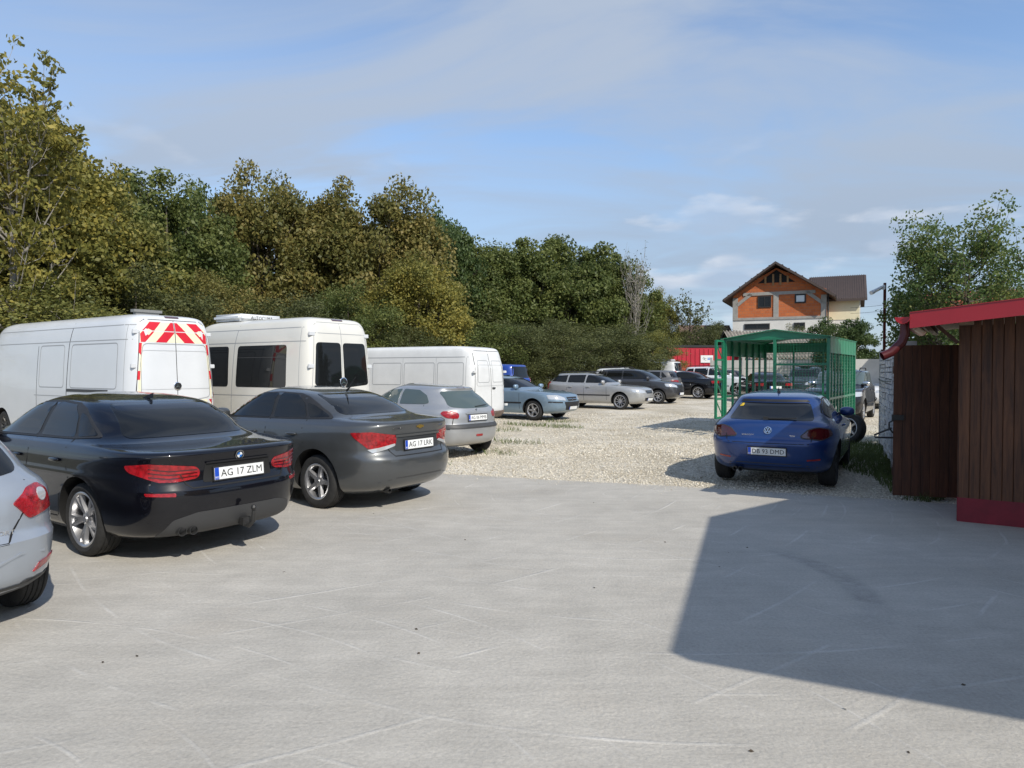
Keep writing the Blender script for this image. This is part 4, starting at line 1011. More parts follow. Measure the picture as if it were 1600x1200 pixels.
def wires():
    for k, (ya, yb, zr) in enumerate(((481, 470, 0), (490, 478, 0))):
        A = pxz(1328, ya, 60.0); B = pxz(1600, yb - 60, 40.0); mb = MB(); pts = [A.lerp(B, t / 10) + Vector((0, 0, -1.2 * (t / 10) * (1 - t / 10) * 2)) for t in range(11)]
        tag(mb.tube(pts, .012, 5).build('power_line', M['gap'], None), ('upper', 'lower')[k] + ' thin black power line running from unfinished house', 'wire', 'power lines from the unfinished house')
wires()

# ------------------------------------------------------------------ trees
def leaf_mat(name, c0, c1, c2, tr=.42):
    m = bpy.data.materials.new(name); m.use_nodes = True; t = m.node_tree; t.nodes.clear(); L = t.links.new
    at = N(t, 'ShaderNodeAttribute', attribute_name='tint'); cr = N(t, 'ShaderNodeValToRGB'); e = cr.color_ramp.elements
    e[0].color = (*c0, 1); e[1].color = (*c2, 1); x = e.new(.5); x.color = (*c1, 1); L(at.outputs['Fac'], cr.inputs[0])
    d = N(t, 'ShaderNodeBsdfPrincipled'); d.inputs['Roughness'].default_value = .55; d.inputs['Specular IOR Level'].default_value = .35; L(cr.outputs[0], d.inputs['Base Color'])
    tl = N(t, 'ShaderNodeBsdfTranslucent'); L(cr.outputs[0], tl.inputs['Color'])
    mx = N(t, 'ShaderNodeMixShader'); mx.inputs[0].default_value = tr; L(d.outputs[0], mx.inputs[1]); L(tl.outputs[0], mx.inputs[2]); o = N(t, 'ShaderNodeOutputMaterial'); L(mx.outputs[0], o.inputs[0])
    return m
M['bark'] = mat('bark', (.10, .085, .065), .95, noise=.3, nscale=9, bump=.5, bscale=25)
M['palebark'] = mat('pale_bark', (.26, .24, .21), .9, noise=.25, nscale=9)
LM = {'brown': leaf_mat('leaves_browning', (.105, .112, .032), (.205, .190, .055), (.30, .235, .075)),
      'green': leaf_mat('leaves_green', (.068, .098, .028), (.130, .160, .045), (.205, .225, .066)),
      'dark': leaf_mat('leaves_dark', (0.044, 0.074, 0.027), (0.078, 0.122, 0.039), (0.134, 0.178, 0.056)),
      'olive': leaf_mat('leaves_olive', (0.104, 0.122, 0.035), (0.195, 0.200, 0.055), (0.326, 0.293, 0.078)),
      'yellow': leaf_mat('leaves_yellowing', (0.117, 0.128, 0.034), (0.237, 0.223, 0.052), (0.416, 0.340, 0.076)),
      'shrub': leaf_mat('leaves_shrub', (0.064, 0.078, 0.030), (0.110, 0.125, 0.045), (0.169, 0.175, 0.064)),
      'fruit': leaf_mat('leaves_fruit', (0.070, 0.116, 0.034), (0.116, 0.178, 0.054), (0.232, 0.248, 0.070))}
def leaves(name, C, Rr, n, size, seed, upb=.4, droop=0.0):
    """leaf blades around cluster centres C with radii Rr"""
    r = np.random.default_rng(seed); k = r.integers(0, len(C), n)
    q = r.normal(size=(n, 3)); q /= np.linalg.norm(q, axis=1)[:, None]; q *= (r.random(n) ** .45)[:, None]
    P = C[k] + q * Rr[k][:, None] * np.array([1, 1, .75])
    nm = r.normal(size=(n, 3)); nm[:, 2] += upb * 2; nm += q * .8; nm /= np.linalg.norm(nm, axis=1)[:, None]
    a = r.normal(size=(n, 3)); a[:, 2] -= droop; a -= nm * (a * nm).sum(1)[:, None]; a /= np.linalg.norm(a, axis=1)[:, None]; b = np.cross(nm, a)
    s = size * (.6 + .8 * r.random(n)); s = s[:, None]
    V = np.stack([P - a * s * .5, P + b * s * .32 - nm * s * .06, P + a * s * .55 - nm * s * .10, P - b * s * .32 - nm * s * .06], 1).reshape(-1, 3)
    F = np.arange(4 * n).reshape(-1, 4)
    me = bpy.data.meshes.new(name); me.vertices.add(4 * n); me.vertices.foreach_set('co', V.ravel()); me.loops.add(4 * n); me.loops.foreach_set('vertex_index', F.ravel()); me.polygons.add(n); me.polygons.foreach_set('loop_start', np.arange(0, 4 * n, 4)); me.update()
    ct = r.random(len(C)); tint = np.clip(.5 + (ct[k] - .5) * .55 + r.normal(0, .2, n), 0, 1); at = me.attributes.new('tint', 'FLOAT', 'POINT'); at.data.foreach_set('value', np.repeat(tint, 4).astype(np.float32))
    return me
def crown_points(n, rx, rz, z0, seed, lump=.25, lo=.15):
    r = np.random.default_rng(seed); C = []
    ph = r.random(6) * 6.28
    while len(C) < n:
        p = r.normal(size=3); p /= np.linalg.norm(p); q = (.45 + .55 * r.random() ** .5)
        th = math.atan2(p[1], p[0]); k = 1 + lump * (math.sin(2 * th + ph[0]) * .4 + math.sin(3 * th + 3 * p[2] + ph[1]) * .5 + math.sin(5 * th - 4 * p[2] + ph[2]) * .4) * (1 - .6 * max(0, p[2]))
        if p[2] < -.9: continue
        C.append((p[0] * rx * q * k, p[1] * rx * q * k, z0 + rz * (1 + p[2] * q * (k if p[2] > 0 else 1))))
    return np.array(C)
def branches(C, base_h, rad, seed, k=26):
    r = random.Random(seed); mb = MB(); top = float(C[:, 2].max()); cz = float(C[:, 2].mean())
    mb.tube([(0, 0, -.1), (.05, .03, base_h * .5), (0.0, .08, base_h), (.05, .0, cz), (0, .05, top * .9)], [rad * 1.25, rad, rad * .85, rad * .55, rad * .12], 8)
    idx = list(range(len(C))); r.shuffle(idx)
    for i in idx[:k]:
        c = Vector(C[i]); h0 = base_h * .7 + (c.z - base_h * .7) * r.uniform(.15, .5); s = Vector((0, 0.05, max(.4, h0))); m_ = s.lerp(c, .55) + Vector((r.uniform(-.3, .3), r.uniform(-.3, .3), r.uniform(-.1, .35)))
        mb.tube([s, m_, c], [rad * .38, rad * .2, rad * .05], 5, cap=False)
        for _ in range(2):
            e = c + Vector((r.uniform(-.7, .7), r.uniform(-.7, .7), r.uniform(-.2, .7))); mb.tube([m_.lerp(c, r.uniform(.2, .8)), e], [rad * .1, rad * .03], 4, cap=False)
    return mb
_tm = {}
def tree(name, label, x, d, ytop, width_px, leaf, seed, var=0, cat='tree', group='trees along the left edge of the lot', n=15000, size=.19, lo=.12, bark='bark', z=None, shrub=False, keep=1.0):
    """top of the crown at photo row ytop, crown width in photo pixels"""
    g = gz(d) if z is None else z; X = (x - 800) / FPX * d; top = CAM_H + (HZ - ytop) / FPX * d - g; rx = width_px / FPX * d / 2
    key = (var, leaf, shrub, n, round(size, 2))
    if key not in _tm:
        # canonical tree 10 m tall, 4 m radius
        if shrub: C = crown_points(90, 3.9, 4.3, .9, 100 + var, .3); Rr = np.random.default_rng(var).uniform(.7, 1.4, len(C))
        else: C = crown_points(190, 3.6, 4.3, 1.0, 100 + var, .28); Rr = np.random.default_rng(var).uniform(.55, 1.15, len(C))
        me = leaves('crown', C, Rr, int(n * (2.1 if shrub else 3.2)), size * .98, 200 + var); me.materials.append(LM[leaf])
        bm_ = branches(C, 1.2 if shrub else 3.0, .10 if shrub else .19, var, 18 if shrub else 34).mesh('trunk'); bm_.materials.append(M[bark])
        z_ = C[:, 2].max() + Rr.mean() * .6; _tm[key] = (me, bm_, z_, max(abs(C[:, 0]).max(), abs(C[:, 1]).max()) + .5)
    me, bm_, zc, rc = _tm[key]
    root = empty(name, (X, d, g), random.uniform(0, 6.28)); tag(root, label, cat, group)
    root.scale = (rx / rc, rx / rc, top / zc)
    link('crown', me, None, root); link('trunk', bm_, None, root)
    return root
T = 'tree'
# main row, left to right
rows = [('large browning tree rising behind the chevron van, tallest of the row', 20, 23, 150, 330, 'yellow', 1, 0, 19000, .17),
        ('olive tree crown leaning over the chevron van roof', 120, 27, 262, 260, 'olive', 2, 1, 17000, .17),
        ('rounded dark green tree between olive and golden-brown crowns', 262, 31, 270, 190, 'green', 3, 2, 16000, .17),
        ('dense golden-brown tree with broad domed top', 405, 36, 268, 190, 'brown', 4, 3, 16000, .18),
        ('golden-brown tree above the cream van', 520, 38, 292, 170, 'brown', 5, 4, 16000, .18),
        ('tall browning tree with ragged spiky top', 600, 38, 284, 190, 'brown', 6, 3, 16000, .18),
        ('golden-leaved tree hanging low above the old white van', 655, 33, 400, 150, 'yellow', 7, 1, 19000, .17),
        ('dark green tree just right of the golden-brown crowns', 690, 44, 338, 120, 'dark', 8, 5, 15000, .2),
        ('green tree behind the old white van with rounded top', 745, 46, 375, 140, 'green', 9, 2, 16000, .17),
        ('green tree above the blue van', 815, 48, 372, 140, 'green', 10, 6, 16000, .2),
        ('broad green tree above the silver estate', 885, 50, 366, 150, 'green', 11, 7, 16000, .2),
        ('green tree at the right end of the dense wood', 950, 53, 392, 120, 'green', 12, 6, 16000, .2),
        ('small olive tree ending the wood beside the bare birch', 1022, 56, 452, 70, 'olive', 13, 1, 17000, .17)]
for lab, x, d, yt, wpx, lf, sd_, var, n, sz in rows:
    tree('deciduous_tree', lab, x, d, yt, wpx * 1.38, lf, sd_, var, n=n, size=sz)
# second rank filling the gaps behind
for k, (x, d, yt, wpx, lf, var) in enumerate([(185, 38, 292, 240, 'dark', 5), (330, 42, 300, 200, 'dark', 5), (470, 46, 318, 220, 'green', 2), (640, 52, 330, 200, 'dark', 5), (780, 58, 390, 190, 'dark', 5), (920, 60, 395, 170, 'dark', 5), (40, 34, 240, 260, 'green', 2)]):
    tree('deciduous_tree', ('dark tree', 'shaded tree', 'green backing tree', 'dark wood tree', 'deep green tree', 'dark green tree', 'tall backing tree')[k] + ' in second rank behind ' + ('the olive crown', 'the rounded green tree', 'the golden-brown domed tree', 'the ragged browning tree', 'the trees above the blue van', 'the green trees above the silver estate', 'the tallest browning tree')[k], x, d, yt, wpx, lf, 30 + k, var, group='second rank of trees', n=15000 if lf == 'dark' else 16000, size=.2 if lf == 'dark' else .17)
# shrubs at the foot of the wood
sh = [(60, 20.5, 420, 300, 'olive', 'yellowing bush behind the chevron van, leftmost at the foot of the wood'), (215, 24, 415, 240, 'shrub', 'dull green bush behind the chevron van roof'), (345, 27, 420, 200, 'brown', 'reddish-brown bush between chevron van and cream van'), (450, 27, 455, 200, 'shrub', 'dull bush behind the cream van'), (545, 29, 440, 150, 'green', 'fresh green bush above the cream van'), (640, 30, 505, 170, 'shrub', 'low bush above the old white van'), (730, 34, 488, 160, 'green', 'rounded green bush right above the old white van doors'), (800, 36, 500, 150, 'shrub', 'grey-green bush above the blue van'), (880, 38, 495, 160, 'shrub', 'grey-green bush behind the silver estate'), (960, 42, 505, 150, 'shrub', 'grey-green bush behind the white people carrier'), (1020, 45, 515, 110, 'olive', 'olive bush left of the red container')]
for k, (x, d, yt, wpx, lf, lab) in enumerate(sh):
    tree('bush', lab, x, d, yt, wpx * 1.15, lf, 60 + k, 10 + k % 3, 'bush', 'bushes along the foot of the wood', n=14000, size=.15, shrub=True)
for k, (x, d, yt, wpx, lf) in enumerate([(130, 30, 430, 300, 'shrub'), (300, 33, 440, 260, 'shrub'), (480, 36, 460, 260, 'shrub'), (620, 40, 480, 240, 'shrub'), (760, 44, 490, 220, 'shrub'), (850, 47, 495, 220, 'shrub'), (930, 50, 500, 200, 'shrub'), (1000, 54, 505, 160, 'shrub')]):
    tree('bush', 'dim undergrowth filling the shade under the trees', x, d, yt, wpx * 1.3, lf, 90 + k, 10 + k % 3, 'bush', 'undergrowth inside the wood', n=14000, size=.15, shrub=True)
def bare_tree(name, label, x, d, ytop, wpx, seed, bark, nb=40, leafy=0, lf='shrub', thick=.10, cat='tree', lsize=.12, group=None):
    g = gz(d); X = (x - 800) / FPX * d; H = CAM_H + (HZ - ytop) / FPX * d - g; W = wpx / FPX * d / 2; r = random.Random(seed)
    root = empty(name, (X, d, g)); tag(root, label, cat, group); mb = MB(); tips = []
    mb.tube([(0, 0, -.1), (.04 * H * .1, 0, H * .3), (0, .05, H * .6), (.05, 0, H * .93)], [thick, thick * .8, thick * .5, thick * .08], 8)
    for k in range(nb):
        t = r.uniform(.16, .8); a = r.uniform(0, 6.28); s = Vector((0, 0, H * t)); ln = W * r.uniform(.55, 1.05) * (1.15 - t * .55)
        e = s + Vector((math.cos(a) * ln, math.sin(a) * ln, r.uniform(.12, .34) * H * (1.1 - t * .5))); e.z = min(e.z, H * r.uniform(.86, 1.0)); m_ = s.lerp(e, .5) + Vector((r.uniform(-.1, .1), r.uniform(-.1, .1), -.04 * H))
        mb.tube([s, m_, e], [thick * .34, thick * .2, thick * .05], 5, cap=False); tips += [m_.lerp(e, .5), e]
        for _ in range(5):
            p = s.lerp(e, r.uniform(.35, 1)); q = p + Vector((r.uniform(-.5, .5) * W * .5, r.uniform(-.5, .5) * W * .5, r.uniform(.0, .14) * H)); mb.tube([p, p.lerp(q, .5) + Vector((0, 0, -.02 * H)), q], [thick * .12, thick * .08, thick * .03], 4, cap=False); tips += [p.lerp(q, .55), q]
    mb.build('trunk', M[bark], root, 60)
    if leafy:
        C = np.array([tuple(p) for p in tips]); me = leaves('crown', C, np.full(len(C), W * .09 + .06), leafy, lsize, seed, .1, .6); link('crown', me, LM[lf], root)
    return root
bare_tree('birch_tree', 'thin leafless pale birch at the right end of the wood', 992, 50, 396, 62, 3, 'palebark', 60, 700, 'shrub', .10)
bare_tree('sapling', 'thin sparse sapling left of the unfinished house', 1078, 55, 458, 80, 8, 'bark', 34, 2200, 'shrub', .07, lsize=.16)
bare_tree('walnut_tree', 'sparse yellowing walnut with bare twigs in front of the tallest browning tree', 20, 19.5, 118, 250, 5, 'palebark', 44, 11000, 'yellow', .11, lsize=.14)
bare_tree('fruit_tree', 'light green fruit tree with upright shoots behind the shed', 1512, 14.5, 338, 250, 14, 'bark', 76, 36000, 'fruit', .06, lsize=.06)
bare_tree('fruit_tree', 'smaller fruit tree behind the gate leaf', 1440, 16.0, 452, 130, 15, 'bark', 34, 9000, 'fruit', .05, lsize=.065)
tree('bush', 'dark bushy tree right of the unfinished house', 1318, 42, 496, 120, 'dark', 80, 5, 'tree', None, n=15000, size=.2)
tree('bush', 'low dark bush below the unfinished house', 1240, 52, 505, 60, 'shrub', 81, 11, 'bush', None, n=14000, size=.15, shrub=True)
tree('bush', 'scrubby bush left of the unfinished house', 1110, 52, 500, 120, 'shrub', 82, 12, 'bush', None, n=14000, size=.15, shrub=True)
# ------------------------------------------------------------------ the vehicles
GR = 'cars and vans parked on the lot'
FW = Vector((-.835, .55, 0))          # the usual heading of the parked row
def seams(c, lines, view='L', sym=True, wd=.011, m=None):
    for l in lines: c.strip('door_gap', l, wd, m or M['gap'], view, sym)
def glass_side(c, polys, m=None, r=.035):
    for p in polys: c.patch('side_window', rnd(p, r), m or M['glass'], 'L', True, off=.008, res=.05)
def trim_line(c, pts, wd=.02, m=None, view='L', sym=True, name='window_trim'):
    c.strip(name, pts, wd, m or M['plastic'], view, sym, off=.006)

# ---- dark blue-black saloon
def bmw():
    sp = dict(W=1.86, wb=2.97, r=.338, tw=.245, arch=.05, paint=M['bmw'], belt=1.02, nm=(9, 3.3), nm_top=(7, 3.2),
      rear=[(.20, -.82), (.25, -.98), (.33, -1.05), (.48, -1.10), (.60, -1.115), (.66, -1.10), (.70, -1.07), (.80, -1.055), (.90, -1.065), (.955, -1.075), (.98, -1.045), (1.005, -.78), (1.03, -.48), (1.22, -.10), (1.37, .26), (1.42, .58), (1.45, .92), (1.462, 1.12)],
      front=[(.20, 3.50), (.3, 3.72), (.5, 3.79), (.65, 3.77), (.76, 3.66), (.86, 3.25), (.95, 2.75), (1.02, 2.32), (1.06, 2.22), (1.2, 1.93), (1.36, 1.58), (1.42, 1.40), (1.45, 1.28), (1.462, 1.2)],
      width=[(.20, .80), (.28, .875), (.42, .905), (.60, .918), (.74, .930), (.80, .922), (.93, .905), (1.0, .87), (1.03, .83), (1.07, .79), (1.2, .725), (1.34, .635), (1.40, .55), (1.44, .40), (1.462, .18)])
    c = Car('parked_saloon', sp, 'blue-black saloon with tow hitch and plate AG 17 ZLM', 'car', GR)
    c.wheels('low_double5')
    glass_side(c, [[(1.03, 1.055), (2.02, 1.045), (1.50, 1.345), (1.06, 1.372)], [(.30, 1.065), (.96, 1.057), (.99, 1.375), (.62, 1.355), (.42, 1.25)], [(-.02, 1.088), (.25, 1.07), (.41, 1.29), (.30, 1.26), (.12, 1.165)]])
    c.patch('window_surround', rnd([(-.08, 1.075), (.3, 1.05), (1.0, 1.04), (2.06, 1.03), (1.52, 1.365), (1.03, 1.39), (.60, 1.375), (.40, 1.33), (.12, 1.19)], .03), M['plastic'], 'L', True, off=.0045, res=.045)
    c.patch('rear_window', rnd([(.62, 1.065), (-.62, 1.065), (-.50, 1.365), (.50, 1.365)], .06), M['glass'], 'B', off=.003)
    c.patch('windshield', rnd([(.66, 1.07), (-.66, 1.07), (-.52, 1.37), (.52, 1.37)], .06), M['glass'], 'F', off=.003)
    seams(c, [[(1.0, .32), (1.0, 1.04)], [(.10, .62), (.20, .80), (.28, .98), (.28, 1.05)], [(2.12, .35), (2.10, 1.0)], [(.45, .33), (2.1, .30)], [(.36, .55), (.42, .34)]])
    c.strip('crease', [(-.75, .885), (0, .905), (1.0, .90), (2.3, .885)], .012, M['bmw'], 'L', True, off=.006)
    seams(c, [[(.64, .95), (.585, .86), (.50, .70), (.46, .665), (-.46, .665), (-.50, .70), (-.585, .86), (-.64, .95)]], 'B', False)
    t = c.patch('tail_light', rnd([(-.28, .745), (-.12, .725), (.02, .73), (.26, .82), (.30, .88), (.10, .895), (-.10, .875), (-.27, .85), (-.30, .80)], .03), M['red'], d=(.8, -.6), anchor=(-1.0, .72), sym=True, off=.008, res=.035)
    for o in t:
        pass
    for k in range(3):
        c.patch('light_bar', rnd([(-.275, .762 + k * .028), (-.06, .750 + k * .034), (.10, .775 + k * .036), (.10, .785 + k * .036), (-.06, .762 + k * .034), (-.275, .772 + k * .028)], .004), M['dred'], d=(.8, -.6), anchor=(-1.0, .72), sym=True, off=.011, res=.05)
    c.patch('rear_reflector', rnd([(-.12, .605), (.12, .62), (.13, .645), (-.12, .635)], .01), M['red'], d=(.8, -.6), anchor=(-1.0, .72), sym=True, off=.006)
    c.patch('rear_diffuser', rnd([(.68, .245), (-.68, .245), (-.60, .40), (-.42, .45), (.42, .45), (.60, .40)], .03), M['dgplastic'], 'B', off=.005)
    c.patch('plate_recess', rnd([(.36, .70), (-.36, .70), (-.33, .88), (.33, .88)], .03), M['gap'], 'B', off=.002)
    c.plate(.765, 'AG 17 ZLM', off=.014)
    c.strip('chrome_strip', [(.33, .875), (-.33, .875)], .016, M['bmw'], 'B', off=.016)
    badge_at(c, 0, .915, 'B', .043, 'roundel')
    for s in (.52, .43):
        h, _ = c.surf(s, .285, 'B'); MB().lathe([(.036, .10), (.040, -.035), (.034, -.035), (.030, .10)], 20, 'x', (h.x + .0, s, .285)).build('exhaust_pipe', M['steel'], c.root, 40)
    mb = MB().tube([(-1.0, -.05, .27), (-1.14, -.05, .25), (-1.20, -.05, .30), (-1.21, -.05, .40)], [.022, .022, .02, .016], 10)
    mb.lathe([(.001, .456), (.018, .45), (.026, .43), (.018, .408), (.01, .40)], 14, 'z', (-1.21, -.05, 0)); mb.box((-1.08, -.05, .29), (.03, .04, .035))
    mb.build('tow_hitch', M['steel'], c.root, 40)
    mb = MB().add([(.15, .0, 1.452), (.33, .028, 1.452), (.33, -.028, 1.452), (.12, 0, 1.452), (.14, 0, 1.51)], [(0, 1, 4), (0, 4, 2), (1, 2, 4), (0, 2, 1)])
    o = mb.build('roof_antenna', M['bmw'], c.root); o.location = (.22, 0, -.045)
    for x in (.42, 1.22): c.handle(x, .865, M['bmw'])
    c.mirror(1.95, 1.03, M['bmw'])
    c.patch('headlight', rnd([(.45, .66), (.86, .70), (.84, .80), (.5, .76)], .03), M['lens'], 'F', True)
    c.place((0, .80), px(140, 868), (-.835, .55))
bmw()

# ---- grey saloon
def cruze():
    sp = dict(W=1.79, wb=2.685, r=.33, tw=.21, arch=.06, arch_dz=.02, paint=M['cruze'], belt=1.03, nm=(8.5, 3.1), nm_top=(7, 3.1),
      rear=[(.20, -.66), (.26, -.83), (.36, -.94), (.52, -.985), (.62, -.985), (.67, -.955), (.72, -.915), (.85, -.905), (.97, -.925), (1.04, -.94), (1.07, -.91), (1.095, -.66), (1.115, -.42), (1.26, -.04), (1.38, .32), (1.44, .68), (1.47, 1.02), (1.478, 1.18)],
      front=[(.20, 3.3), (.3, 3.52), (.5, 3.59), (.68, 3.56), (.82, 3.42), (.92, 3.0), (1.0, 2.52), (1.06, 2.25), (1.1, 2.16), (1.25, 1.85), (1.38, 1.56), (1.44, 1.38), (1.47, 1.27), (1.478, 1.22)],
      width=[(.20, .77), (.30, .85), (.45, .88), (.62, .892), (.78, .895), (.92, .875), (1.02, .835), (1.06, .79), (1.10, .755), (1.25, .685), (1.38, .60), (1.43, .50), (1.465, .33), (1.478, .15)])
    c = Car('parked_saloon', sp, 'grey saloon with gold bow-tie badge and plate AG 17 LRK', 'car', GR)
    c.wheels('std_5')
    glass_side(c, [[(.98, 1.085), (1.98, 1.075), (1.45, 1.37), (1.02, 1.392)], [(.28, 1.10), (.92, 1.088), (.95, 1.392), (.60, 1.375), (.40, 1.27)], [(-.10, 1.117), (.23, 1.105), (.36, 1.28), (.22, 1.25)]])
    c.patch('window_surround', rnd([(-.17, 1.10), (.3, 1.083), (1.0, 1.07), (2.02, 1.06), (1.47, 1.39), (1.0, 1.41), (.58, 1.395), (.40, 1.355), (.20, 1.275)], .03), M['plastic'], 'L', True, off=.0045, res=.045)
    c.patch('rear_window', rnd([(.60, 1.145), (-.60, 1.145), (-.50, 1.39), (.50, 1.39)], .06), M['glass'], 'B', off=.003)
    c.patch('windshield', rnd([(.62, 1.11), (-.62, 1.11), (-.5, 1.39), (.5, 1.39)], .06), M['glass'], 'F', off=.003)
    seams(c, [[(.95, .32), (.96, 1.07)], [(.10, .60), (.20, .80), (.25, .98), (.25, 1.08)], [(2.02, .35), (2.0, 1.02)], [(.45, .31), (2.0, .29)]])
    seams(c, [[(.66, 1.04), (.60, .90), (.47, .72), (.43, .665), (-.43, .665), (-.47, .72), (-.60, .90), (-.66, 1.04)]], 'B', False)
    A = dict(d=(.8, -.6), anchor=(-.86, .68), sym=True)
    c.patch('tail_light', rnd([(-.25, .80), (-.12, .765), (.04, .725), (.24, .89), (.29, .955), (.05, .965), (-.26, .915)], .025), M['red'], off=.008, res=.03, **A)
    c.patch('light_lens', rnd([(-.24, .785), (-.12, .748), (.04, .71), (.10, .755), (-.04, .775), (-.24, .815)], .012), M['lens'], off=.010, res=.03, **A)
    for u, z, r0 in ((.0, .865, .060), (-.17, .865, .046)):
        c.patch('light_round', [(u + r0 * math.cos(k * .4), z + r0 * math.sin(k * .4)) for k in range(16)], M['red'], off=.016, res=.03, **A)
    c.patch('plate_recess', rnd([(.40, .72), (-.40, .72), (-.36, .885), (.36, .885)], .03), M['cruze'], 'B', off=.0015)
    c.plate(.785, 'AG 17 LRK', off=.015)
    c.strip('trunk_trim', [(.40, .905), (-.40, .905)], .028, M['cruze'], 'B', off=.018)
    # bow-tie badge
    h, n = c.surf(0, .995, 'B')
    mb = MB().prism([(-.065, -.006), (-.058, .016), (-.024, .016), (-.022, .024), (.026, .024), (.024, .016), (.065, .016), (.058, -.010), (.022, -.010), (.020, -.020), (-.028, -.020), (-.026, -.006)], 0, .006)
    o = mb.build('badge', M['gold'], c.root); o.matrix_local = Matrix.Translation(h + Vector((-.004, 0, 0))) @ Matrix(((0, 0, -1, 0), (-1, 0, 0, 0), (0, 1, 0, 0), (0, 0, 0, 1)))
    for yy, s in ((.36, 'CHEVROLET'), (-.42, 'CRUZE')):
        h, n = c.surf(yy, .995, 'B'); o = txt('badge_text', s, .03, M['chrome'], c.root, (0, 0, 0), fit=.20 if yy > 0 else .09)
        o.matrix_local = Matrix.Translation(h + Vector((-.004, 0, 0))) @ Matrix(((0, 0, -1, 0), (-1, 0, 0, 0), (0, 1, 0, 0), (0, 0, 0, 1)))
    c.strip('bumper_crease', [(.62, .36), (.40, .40), (-.40, .40), (-.62, .36)], .014, M['dgplastic'], 'B')
    MB().lathe([(.026, .12), (.03, -.02), (.024, -.02)], 16, 'x', (-.80, .42, .235)).build('exhaust_pipe', M['steel'], c.root, 40)
    mb = MB().tube([(.05, 0, 1.42), (.0, 0, 1.455), (-.12, 0, 1.60)], [.018, .012, .004], 8); mb.build('roof_antenna', M['plastic'], c.root, 40).location = (.33, 0, .0)
    for x in (.42, 1.22): c.handle(x, .905, M['cruze'])
    c.mirror(1.90, 1.06, M['cruze'])
    c.patch('headlight', rnd([(.42, .66), (.82, .72), (.80, .86), (.5, .78)], .03), M['lens'], 'F', True)
    c.place((0, .78), px(500, 794), (-.83, .56))
cruze()

# ---- hatchbacks
def hatch_spec(pt, W=1.69, wb=2.45, H=1.44, ro=.62, r=.30, rake=.30, fo=.78):
    h = H - 1.44
    return dict(W=W, wb=wb, r=r, tw=.19, arch=.05, paint=pt, belt=.96 + h * .5, nm=(8, 3.2), nm_top=(5, 2.9),
      rear=[(.22, -ro + .24), (.28, -ro + .09), (.38, -ro + .02), (.52, -ro), (.60, -ro), (.65, -ro + .05), (.80, -ro + .07), (.95 + h * .5, -ro + .11), (1.02 + h * .5, -ro + .17), (1.15 + h * .7, -ro + .17 + rake * .4), (1.30 + h, -ro + .17 + rake), (1.345 + h, -ro + .16 + rake), (1.375 + h, -ro + .30 + rake), (1.41 + h, -ro + .75 + rake), (1.43 + h, 1.0), (1.44 + h, 1.12)],
      front=[(.22, wb + fo - .25), (.3, wb + fo - .07), (.48, wb + fo), (.64, wb + fo - .04), (.76, wb + fo - .2), (.86, wb + .22), (.96 + h * .5, wb - .12), (1.02 + h * .5, wb - .3), (1.15 + h * .7, wb - .55), (1.32 + h, wb - .92), (1.38 + h, wb - 1.08), (1.42 + h, wb - 1.2), (1.44 + h, 1.2)],
      width=[(.22, W / 2 - .11), (.32, W / 2 - .04), (.5, W / 2 - .01), (.68, W / 2), (.82, W / 2 - .01), (.94 + h * .5, W / 2 - .045), (.99 + h * .5, W / 2 - .085), (1.1 + h * .7, W / 2 - .14), (1.30 + h, W / 2 - .26), (1.37 + h, W / 2 - .35), (1.42 + h, W / 2 - .54), (1.44 + h, .16)])
